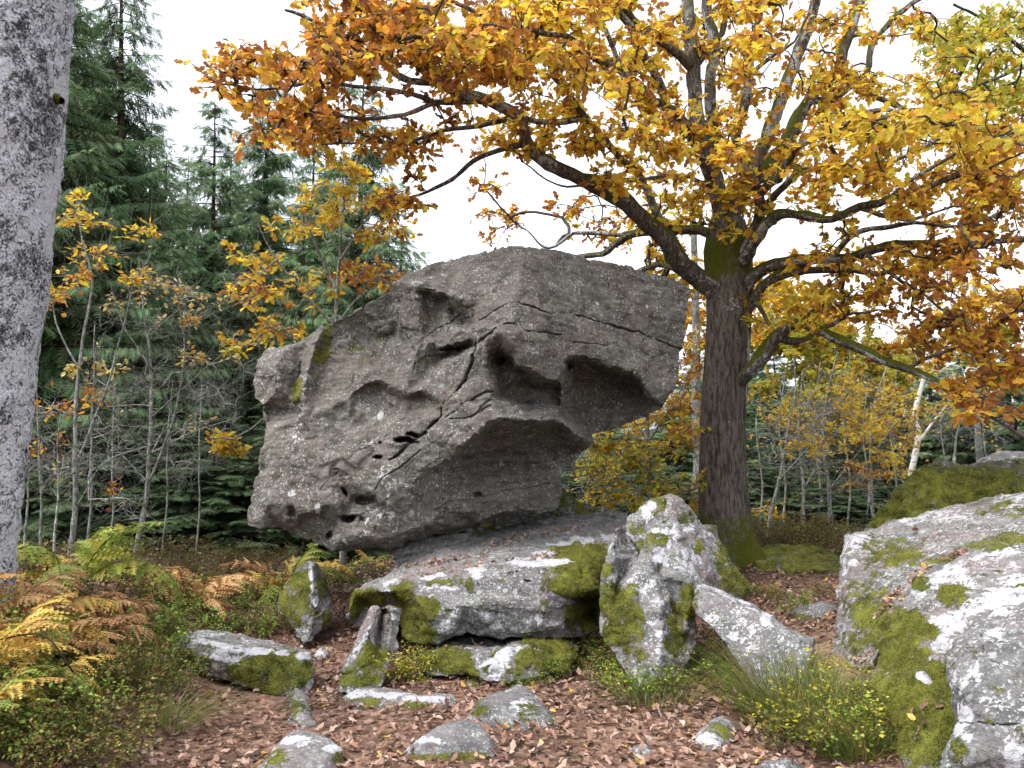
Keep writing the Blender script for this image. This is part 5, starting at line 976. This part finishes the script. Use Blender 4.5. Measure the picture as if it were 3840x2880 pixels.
m = NT('lichen_crust_bark'); P = m.coord(); a_ = m.noise(P, 17, 6, .75, 1.2); b_ = m.noise(P, 3.4, 5, .65); f_ = m.noise(P, 70, 5, .8)
mask = m.ramp(m.math('ADD', m.math('ADD', m.math('MULTIPLY', a_, .55), m.math('MULTIPLY', f_, .45)), m.math('MULTIPLY', b_, .4)), .585, .70)
c = m.mix(mask, m.mix(f_, (.028, .026, .025), (.085, .08, .078)), m.mix(m.ramp(f_, .35, .7), (.36, .375, .405), (.70, .72, .77)))
M_CRUST = m.done(m.bsdf(c, .95, m.bump(m.math('ADD', mask, m.math('MULTIPLY', f_, .5)), .9, .02), .1))
link('trunk', mesh_np('trunk', V - lb, T, M_CRUST), ft)
st0 = at(118 * D[2], 215 * D[2], 5.25); sv, stt = tube([st0 + np.array([-.06, .05, .02]), st0 + np.array([.02, -.03, 0]), st0 + np.array([.07, -.05, -.03])], [.04, .032, .016], 10); sv += vnormals(sv, stt) * (.012 * fbm(sv * 30, 2, 2))[:, None]
link('branch_stub', mesh_np('branch_stub', sv - lb, stt, M_OAKBARK, attrs={'moss': np.full(len(sv), .8), 'lichen': np.zeros(len(sv))}), ft)
# ------------------------------------------------------------------ fallen leaves
r = np.random.default_rng(5)
TAN = np.array([(.32, .205, .16), (.20, .12, .085), (.42, .30, .245), (.11, .062, .045), (.27, .155, .11), (.38, .25, .195), (.16, .098, .075), (.60, .40, .10), (.52, .30, .06)])
TW = np.array([.2, .17, .15, .14, .12, .1, .08, .025, .015])
def lay(P, N, size, seed):
    n = len(P); q = np.random.default_rng(seed); a = q.uniform(0, 2 * math.pi, n); nn = unit(N + q.normal(0, .34, (n, 3)))
    A = np.stack([np.cos(a), np.sin(a), np.zeros(n)], 1); A = unit(A - nn * (A * nn).sum(1)[:, None])
    C = TAN[q.choice(len(TAN), n, p=TW / TW.sum())] * q.uniform(.7, 1.15, (n, 1))
    return P, A, nn, size * q.uniform(.55, 1.2, n), C
n = 44000
X = r.uniform(-4.2, 4.8, n); Y = 2.6 + r.random(n) ** 1.25 * 11.5
bank = sstep(-1.9, -3.0, X + .12 * (Y - 5)) * sstep(3, 5, Y)
patch = fbm(np.stack([X * .9, Y * .9, np.zeros(n)], 1), 3, 14)
keep = (r.random(n) > .75 * bank) & (r.random(n) < np.clip(.84 + 1.3 * patch, .14, 1)); X, Y = X[keep], Y[keep]
px_ = project(np.stack([X, Y, gz(X, Y)], 1)); vis = (px_[:, 0] > -350) & (px_[:, 0] < 4190) & (px_[:, 1] < 3100); X, Y = X[vis], Y[vis]
P = np.stack([X, Y, gz(X, Y) + r.uniform(.004, .035, len(X))], 1); Nn = np.tile([0, 0, 1.], (len(P), 1))
RAG = [(0, .02), (.30, .22), (.42, .14), (.68, .29), (1, .03)]; RAG2 = [(0, .02), (.22, .19), (.5, .27), (.78, .19), (1, .02)]
SH_DRY = [leaf_shape(RAG, .5, .5, 0), leaf_shape(RAG, -.35, -.5, 2), leaf_shape(RAG, .8, .2, 4), leaf_shape(RAG2, .35, .4, 1), leaf_shape(RAG2, -.2, -.35, 3)]
rv, rt = join(ROCKS); bvh = BVHTree.FromPolygons(rv.tolist(), rt.tolist())
def on_rock(Z, boxes, seed):
    q = np.random.default_rng(seed); out, nn = [], []
    for x0, y0, x1, y1, c, wd in boxes:
        for _ in range(c):
            t = q.random(); p = conv(Z, [(x0 + (x1 - x0) * t + q.normal(0, wd), y0 + (y1 - y0) * t + q.normal(0, wd * .6), 0)])[0]; d = rays([p[:2]])[0]
            h_, n_, _i, _d = bvh.ray_cast(Vector(EYE), Vector(d))
            if h_ is not None and n_.z > .15: out.append(np.array(h_) + np.array(n_) * .012); nn.append(np.array(n_))
    return np.array(out), np.array(nn)
a1 = on_rock(Z4, [(1330, 605, 1230, 650, 30, 8), (1020, 790, 960, 860, 44, 16), (960, 860, 900, 930, 20, 14), (1150, 690, 1050, 760, 14, 8), (840, 1130, 720, 1180, 30, 24), (1500, 400, 1000, 560, 12, 40), (1200, 1300, 1000, 1500, 7, 40)], 1)
a2 = on_rock(Z6, [(560, 360, 1250, 270, 60, 14), (1250, 200, 2000, 60, 60, 24), (700, 420, 1500, 300, 26, 18), (1600, 290, 1800, 260, 22, 10), (760, 960, 1200, 950, 16, 14)], 2)
P2 = np.concatenate([a1[0], a2[0]]); N2 = np.concatenate([a1[1], a2[1]])
parts = [lay(P, Nn, .060, 1), lay(P2, N2, .055, 2)]
V, T, C = leaf_mesh(*[np.concatenate(z) for z in zip(*parts)], SH_DRY, 4)
M_DRY = leaf_material('dry_leaf', .15, .7)
link('leaf_litter', mesh_np('leaf_litter', V, T, M_DRY, col=C, smooth=False), label='carpet of fallen brown and tan leaves over the path', category='leaves', kind='stuff')

tw = []
for _ in range(420):
    x, y = r.uniform(-2.6, 3.4), r.uniform(3.2, 9.5); a_ = r.uniform(0, 6.28); L = r.uniform(.06, .30); p0 = np.array([x, y, float(gz(x, y)) + .02]); d_ = np.array([math.cos(a_), math.sin(a_), r.normal(0, .08)])
    tw.append(tube([p0, p0 + d_ * L * .5 + r.normal(0, .01, 3), p0 + d_ * L], np.array([1, .8, .5]) * r.uniform(.0015, .0045), 4))
V, T = join(tw); link('fallen_twigs', mesh_np('fallen_twigs', V, T, M_TWIG, attrs={'moss': np.zeros(len(V)), 'lichen': np.full(len(V), .4)}), label='scattered dry twigs among the fallen leaves', category='twigs', kind='stuff')

# ------------------------------------------------------------------ bracken
def frond_mesh(seed, cols, arch, n=21, width=.33):
    q = np.random.default_rng(seed); V, T, C = [], [], []
    t = np.linspace(0, 1, 26); ang = math.radians(72) - arch * t ** 1.1; ds = 1 / 25
    yy = np.concatenate([[0], np.cumsum(np.cos(ang[:-1])) * ds]); zz = np.concatenate([[0], np.cumsum(np.sin(ang[:-1])) * ds]); xx = .05 * np.sin(t * 3 + seed)
    R = np.stack([xx, yy, zz], 1); rv_, rt_ = tube(R, np.linspace(.008, .0025, 26), 4); V += rv_.tolist(); T += rt_.tolist(); C += [np.array(cols[0]) * .55] * len(rv_)
    for k in range(n):
        s = .24 + .75 * k / (n - 1); i = s * 25; j = min(24, int(i)); p = R[j] + (R[j + 1] - R[j]) * (i - j); tn = unit(R[j + 1] - R[j]); up = unit(np.cross([1., 0, 0], tn)); L = width * (1 - (s - .24) / .76) ** .85 * (.75 + .25 * min(1, (s - .24) * 9)) + .012
        for sd_ in (-1, 1):
            if q.random() < .09: continue
            d = unit(np.array([sd_ * 1., 0, 0]) + tn * q.uniform(.2, .7) + up * q.uniform(-.75, .15)); l = L * q.uniform(.6, 1.1); c = np.array(cols[q.integers(len(cols))]) * q.uniform(.75, 1.15); m_ = max(3, int(l / .030)); b = unit(np.cross(d, up)); w = .0165 + l * .10
            i0 = len(V); f = np.linspace(0, 1, m_ + 1); sag = -.18 * l * f ** 2
            ctr = p + d * (l * f)[:, None] + up * sag[:, None]
            for e in range(m_ + 1): V.append(ctr[e].tolist()); C.append(c)
            for e in range(m_):
                fm = (f[e] + f[e + 1]) / 2; ww = w * (1 - f[e]) ** .7 + .004; tip = ctr[e] * .45 + ctr[e + 1] * .55 + d * .010
                for g in (-1, 1):
                    V.append((tip + b * g * ww + up * q.uniform(-.006, .004)).tolist()); C.append(c * .95); T.append((i0 + e, i0 + e + 1, len(V) - 1))
    return np.array(V), np.array(T), np.array(C)
RUST = [(.44, .23, .09), (.54, .33, .14), (.36, .17, .07), (.58, .40, .19), (.28, .13, .06)]; GOLD = [(.60, .42, .10), (.55, .40, .09), (.58, .34, .09), (.46, .37, .08), (.42, .22, .07)]; GREEN = [(.19, .26, .045), (.26, .30, .05), (.36, .34, .07), (.16, .23, .04)]
M_FERN = leaf_material('bracken', .35, .7)
FM = {}
for nm, cols in (('rust', RUST), ('gold', GOLD), ('green', GREEN)):
    FM[nm] = [mesh_np('frond', *(lambda z: (z[0], z[1]))(fm), M_FERN, col=fm[2], smooth=False) for fm in [frond_mesh(i, cols, a_) for i, a_ in enumerate((1.5, 2.1, 2.7))]]
def fern(px, py, nf, size, kinds, label, seed, group='bracken on the bank', tilt=0.0, loc=None):
    q = np.random.default_rng(seed); b = ground_hit(px * D[2], py * D[2]) if loc is None else np.array(loc)
    o = thing('bracken_fern', label, 'fern', (b[0], b[1], b[2] - .02), 0, group)
    for k in range(nf):
        f = link('frond', FM[kinds[q.integers(len(kinds))]][q.integers(3)], o); s = size * q.uniform(.7, 1.15)
        f.scale = (s * q.uniform(.85, 1.15), s, s); f.rotation_euler = (q.uniform(-.25, .2) + tilt, q.uniform(-.25, .25), 2 * math.pi * (k + q.uniform(-.35, .35)) / nf); f.location = (q.normal(0, .03), q.normal(0, .03), 0)
fern(165, 1296, 9, 1.0, ['green', 'green', 'gold'], 'bright green bracken arching round the grey sapling stems', 1)
fern(425, 1330, 10, .80, ['rust'], 'dried orange bracken clump between saplings and the pointed mossy stone', 2)
fern(470, 1296, 8, .72, ['rust', 'rust', 'gold'], 'withered orange bracken leaning on the green bank', 21)
fern(625, 1290, 9, 1.0, ['gold', 'green', 'rust'], 'tall yellowing bracken under the overhanging end of the boulder', 3)
fern(560, 1285, 6, .62, ['gold', 'green'], 'yellow-green bracken beside the pointed mossy stone', 4)
fern(690, 1250, 6, .6, ['green', 'gold'], 'green bracken in the shade behind the layered block', 41)
fern(290, 1325, 6, .42, ['rust'], 'small russet bracken at the foot of the twiggy sapling', 5)
fern(1655, 1280, 5, .30, ['rust'], 'tiny rusty fern at the root of the oak', 6)
fern(800, 1225, 5, .5, ['green', 'gold'], 'small green fern seen through the gap beneath the boulder', 42)
for i, (x, y, s, kk) in enumerate([(20, 1400, .62, ['gold', 'rust']), (85, 1420, .62, ['gold', 'rust']), (-30, 1480, .7, ['gold']), (50, 1510, .55, ['gold', 'green']), (140, 1440, .55, ['rust', 'gold']), (200, 1390, .5, ['rust']), (100, 1360, .55, ['rust', 'gold']), (-40, 1360, .62, ['gold', 'rust']), (30, 1340, .6, ['gold', 'rust']), (190, 1345, .48, ['rust']), (-60, 1580, .6, ['gold', 'green'])]):
    fern(x, y, 9, s * 1.12, kk, ['golden bracken massed at the foot of the lichened trunk', 'faded orange bracken spilling down the bank below the lichened trunk'][kk[0] == 'rust'], 50 + i)

# ------------------------------------------------------------------ bilberry, grass, low growth
M_GREENLEAF = leaf_material('bilberry_leaf', .38, .5)
OVAL = [leaf_shape([(0, .02), (.35, .30), (.7, .26), (1, .02)], .2, .25, 0)]
BIL = {'green': [(.155, .26, .035), (.20, .33, .045), (.11, .20, .03), (.30, .38, .05), (.16, .28, .06)], 'lime': [(.36, .42, .05), (.46, .46, .05), (.25, .34, .04), (.52, .42, .05)], 'heath': [(.12, .17, .03), (.17, .20, .04), (.20, .10, .05), (.26, .16, .06), (.10, .15, .04), (.32, .30, .06)]}
M_STALK = bark_material('bilberry_stalk', (.05, .04, .02), (.14, .11, .05), (30, 30, 30), amt=0, bump=.004)
def bilberry(seed, h, n, cols, lsize, dens, spread):
    q = np.random.default_rng(seed); tubes, P, A, N, C = [], [], [], [], []
    for _ in range(n):
        a = q.uniform(0, 6.28); rr = spread * q.random() ** .5 * .45; b = np.array([math.cos(a) * rr, math.sin(a) * rr, -.02]); top = b * q.uniform(1.2, 2.0) + np.array([q.normal(0, .04), q.normal(0, .04), h * q.uniform(.5, 1.1)])
        ctl = (b + top) / 2 + q.normal(0, .03, 3); t = np.linspace(0, 1, 6)[:, None]; W = (1 - t) ** 2 * b + 2 * t * (1 - t) * ctl + t * t * top; tubes.append(tube(W, np.linspace(.0028, .0012, 6), 3))
        for br in range(5):
            k = q.integers(2, 6); e = W[k] + np.array([q.normal(0, .06), q.normal(0, .06), q.uniform(.01, .09)]); tubes.append(tube([W[k], (W[k] + e) / 2 + q.normal(0, .01, 3), e], [.0016, .0013, .0009], 3))
            m_ = q.poisson(dens)
            for _k in range(m_): P.append(W[k] + (e - W[k]) * q.uniform(.15, 1.05) + q.normal(0, .010, 3)); A.append(unit(q.normal(0, 1, 3) * [1, 1, .5] + [0, 0, .25])); N.append(unit(np.array([0, 0, 1.]) + q.normal(0, .5, 3))); C.append(np.array(cols[q.integers(len(cols))]) * q.uniform(.7, 1.2))
    sv, st_ = join(tubes); lv, lt, lc = leaf_mesh(np.array(P), np.array(A), np.array(N), q.uniform(.7, 1.2, len(P)) * lsize, np.array(C), OVAL, seed)
    return mesh_np('stalks', sv, st_, M_STALK, attrs={'moss': np.zeros(len(sv)), 'lichen': np.zeros(len(sv))}), mesh_np('foliage', lv, lt, M_GREENLEAF, col=lc, smooth=False)
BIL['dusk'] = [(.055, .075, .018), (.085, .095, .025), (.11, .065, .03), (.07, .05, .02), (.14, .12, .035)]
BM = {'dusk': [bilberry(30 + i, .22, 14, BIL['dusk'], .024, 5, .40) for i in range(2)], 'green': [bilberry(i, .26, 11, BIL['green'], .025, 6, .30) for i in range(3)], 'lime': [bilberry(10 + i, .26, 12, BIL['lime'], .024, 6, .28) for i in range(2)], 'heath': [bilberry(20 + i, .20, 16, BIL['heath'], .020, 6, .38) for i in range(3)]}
def shrub(px, py, kind, size, label, group, seed, lift=0.0):
    q = np.random.default_rng(seed); b = ground_hit(px * D[2], py * D[2])
    o = thing('bilberry_shrub', label, 'shrub', (b[0], b[1], b[2] + lift), q.uniform(0, 6.28), group); o.scale = (size * q.uniform(.85, 1.2),) * 2 + (size * q.uniform(.8, 1.2),)
    st_, lf = BM[kind][q.integers(len(BM[kind]))]; link('stalks', st_, o, kind='stuff'); link('foliage', lf, o, kind='stuff')
sd0 = 900
def row(pts, kind, label, group, s0=.8, s1=1.2):
    global sd0
    for p in pts: sd0 += 1; k = kind if isinstance(kind, str) else kind[sd0 % len(kind)]; shrub(p[0], p[1], k, (p[2] if len(p) > 2 else np.random.default_rng(sd0).uniform(s0, s1)), label, group, sd0)
row([(1245, 1430), (1275, 1455), (1310, 1480), (1345, 1500), (1385, 1515), (1425, 1520), (1465, 1505), (1500, 1480), (1290, 1420, .8), (1330, 1440, .8), (1480, 1460, .8), (1355, 1470)], ['green', 'green', 'heath', 'green', 'lime'], 'fresh green bilberry sprigs at the foot of the peaked standing stone', 'bilberry round the standing stone', .7, 1.0)
row([(1530, 1440), (1560, 1460), (1590, 1480), (1620, 1500), (1545, 1490), (1600, 1530, .8)], ['green', 'lime', 'heath'], 'bilberry sprigs in the dark hollow below the leaning slab', 'bilberry under the leaning slab', .8, 1.15)
row([(855, 1478, .85), (882, 1475, .85), (900, 1470, .7)], 'lime', 'yellow-green bilberry bush against the split stone', 'bilberry by the split stone')
row([(1100, 1490, .35), (1025, 1490, .3), (1165, 1480, .5), (1200, 1470, .55), (1225, 1455, .6), (1140, 1485, .4)], 'green', 'tiny green sprig at the foot of the low mossy slab', 'sprigs along the support slab')
row([(1700, 1600, 1.1), (1750, 1620, 1.1), (1800, 1630, 1.1), (1850, 1640, 1.0), (1880, 1600, .9), (1660, 1560, .9), (1780, 1570, 1.1), (1830, 1580, 1.1), (1720, 1530, 1), (1890, 1560, .9)], ['lime', 'heath', 'lime', 'green'], 'yellowing bilberry growing through the tall grass beside the mossy boulder', 'bilberry in the grass tussock')
row([(x + 17 * ((i * 7) % 5 - 2), y + 8 * ((i * 3) % 5 - 2)) for i, (x, y) in enumerate([(x, y) for y in (1318, 1350, 1385) for x in range(330, 620, 42)])], ['green', 'heath', 'green', 'heath', 'green'], 'green bilberry covering the bank between the fallen slab and the bracken', 'bilberry on the bank above the slab', .7, 1.05)
row([(x + 14 * ((i * 7) % 5 - 2), y + 12 * ((i * 3) % 5 - 2)) for i, (x, y) in enumerate([(x, y) for y in (1410, 1450, 1490, 1530, 1575, 1620, 1660) for x in range(-10, 390 - max(0, (y - 1500)), 56)])], ['heath', 'green', 'heath', 'heath', 'green'], 'low brownish heath and bilberry tuft on the slope below the bracken', 'heath on the bracken slope', .8, 1.2)
row([(640, 1370, .6), (600, 1360, .7), (1690, 1300, .7), (1740, 1310, .7), (1780, 1290, .6), (1650, 1290, .6), (720, 1260, .8), (770, 1245, .8), (810, 1240, .7), (650, 1310, .6), (1620, 1330, .6), (1720, 1330, .6)], ['heath', 'green'], 'dull green undergrowth tuft in the shade behind the stones', 'undergrowth behind the stones')

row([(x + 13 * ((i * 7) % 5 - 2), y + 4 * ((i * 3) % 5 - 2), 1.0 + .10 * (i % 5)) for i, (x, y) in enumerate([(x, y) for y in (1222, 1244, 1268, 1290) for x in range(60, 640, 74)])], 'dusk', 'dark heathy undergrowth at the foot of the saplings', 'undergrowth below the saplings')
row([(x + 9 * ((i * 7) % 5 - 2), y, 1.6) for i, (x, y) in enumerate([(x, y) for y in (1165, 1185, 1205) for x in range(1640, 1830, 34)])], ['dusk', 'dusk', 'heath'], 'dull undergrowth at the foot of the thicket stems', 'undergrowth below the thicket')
M_GRASS = leaf_material('grass_blade', .35, .5)
def tussock(px, py, n, h, spread, label, seed, cols, lean=(0, 0)):
    q = np.random.default_rng(seed); b = ground_hit(px * D[2], py * D[2]); V, T, C = [], [], []
    for _ in range(n):
        a = q.uniform(0, 6.28); rr = spread * q.random() ** .6; p = np.array([math.cos(a) * rr, math.sin(a) * rr * .7, -.02]); d = np.array([p[0] * 1.1 + q.normal(0, .17) + lean[0], p[1] * 1.1 + q.normal(0, .17) + lean[1], 0]); L = h * q.uniform(.45, 1.1); w = q.uniform(.0014, .0042); sx = unit(np.array([-d[1], d[0], 0]) + q.normal(0, .02, 3)); c = np.array(cols[q.integers(len(cols))]) * q.uniform(.7, 1.2); i = len(V)
        for t in (0, .4, .75, 1.0):
            ctr = p + d * t ** 1.6 + np.array([0, 0, L * (t - .18 * t ** 3)]); ww = w * (1 - .92 * t)
            V += [ctr - sx * ww, ctr + sx * ww]; C += [c, c]
        for k in range(3): T += [(i + 2 * k, i + 2 * k + 1, i + 2 * k + 3), (i + 2 * k, i + 2 * k + 3, i + 2 * k + 2)]
    o = thing('grass_tussock', label, 'grass', (b[0], b[1], b[2])); link('blades', mesh_np('blades', np.array(V), np.array(T), M_GRASS, col=np.array(C), smooth=False), o, kind='stuff')
GC = [(.10, .17, .035), (.14, .22, .045), (.08, .14, .03), (.18, .24, .05), (.30, .27, .10), (.36, .29, .14)]
tussock(1700, 1545, 1500, .56, .28, 'tall fine green grass tussock leaning against the leaning slab', 1, GC, (-.05, 0))
tussock(1780, 1580, 1300, .48, .28, 'green grass tussock mixed with yellowing bilberry beside the mossy boulder', 2, GC)
tussock(1855, 1630, 700, .34, .20, 'short grass tussock at the foot of the moss-covered flank', 3, GC + [(.35, .27, .10)])
tussock(1560, 1480, 300, .26, .2, 'thin grass tuft in the hollow beside the standing stone', 4, GC + [(.35, .27, .10)])
tussock(1420, 1520, 300, .22, .25, 'straw-tinged grass tuft in front of the standing stone', 5, GC + [(.40, .31, .14)])
tussock(330, 1560, 400, .22, .3, 'loose grass tuft on the slope below the bracken', 6, GC)

# bramble cane and two big leaves on the near slope
b = ground_hit(190 * D[2], 1500 * D[2]); g0 = at(-20 * D[2], 1385 * D[2], 4.6); g1 = at(90 * D[2], 1372 * D[2], 4.6); g2 = at(150 * D[2], 1440 * D[2], 4.65)
W = spline([g0, g1, g2, b - np.array([0, 0, .02])], .03); V, T = tube(W, np.linspace(.004, .006, len(W)), 6)
w2 = spline([at(-20 * D[2], 1520 * D[2], 4.5), at(60 * D[2], 1460 * D[2], 4.55), at(150 * D[2], 1430 * D[2], 4.65)], .03); v2, t2 = tube(w2, np.linspace(.003, .002, len(w2)), 5)
bt = thing('bramble_cane', 'bare dark cane arching over the bracken slope', 'twig', b)
za = {'moss': np.zeros(len(V)), 'lichen': np.zeros(len(V))}; link('cane', mesh_np('cane', V - b, T, M_TWIG, attrs=za), bt); link('side_shoot', mesh_np('side_shoot', v2 - b, t2, M_TWIG, attrs={'moss': np.zeros(len(v2)), 'lichen': np.zeros(len(v2))}), bt)
for (x, y, a, col, lab) in [(112, 1582, .4, (.62, .36, .12), 'pale orange fallen leaf resting on the heath slope'), (155, 1562, 2.0, (.48, .50, .06), 'yellow-green leaf caught in the heath beside an orange one')]:
    p = ground_hit(x * D[2], y * D[2]); s_ = leaf_shape([(0, .02), (.15, .22), (.4, .36), (.7, .30), (.9, .14), (1, .01)], .15, .2, 1)
    q_ = link('fallen_leaf', mesh_np('fallen_leaf', s_[0] * .10, s_[1], M_LEAF, col=np.array(col)), label=lab, category='leaf'); q_.location = (p[0], p[1], p[2] + .16); q_.rotation_euler = (-.5, .2, a)
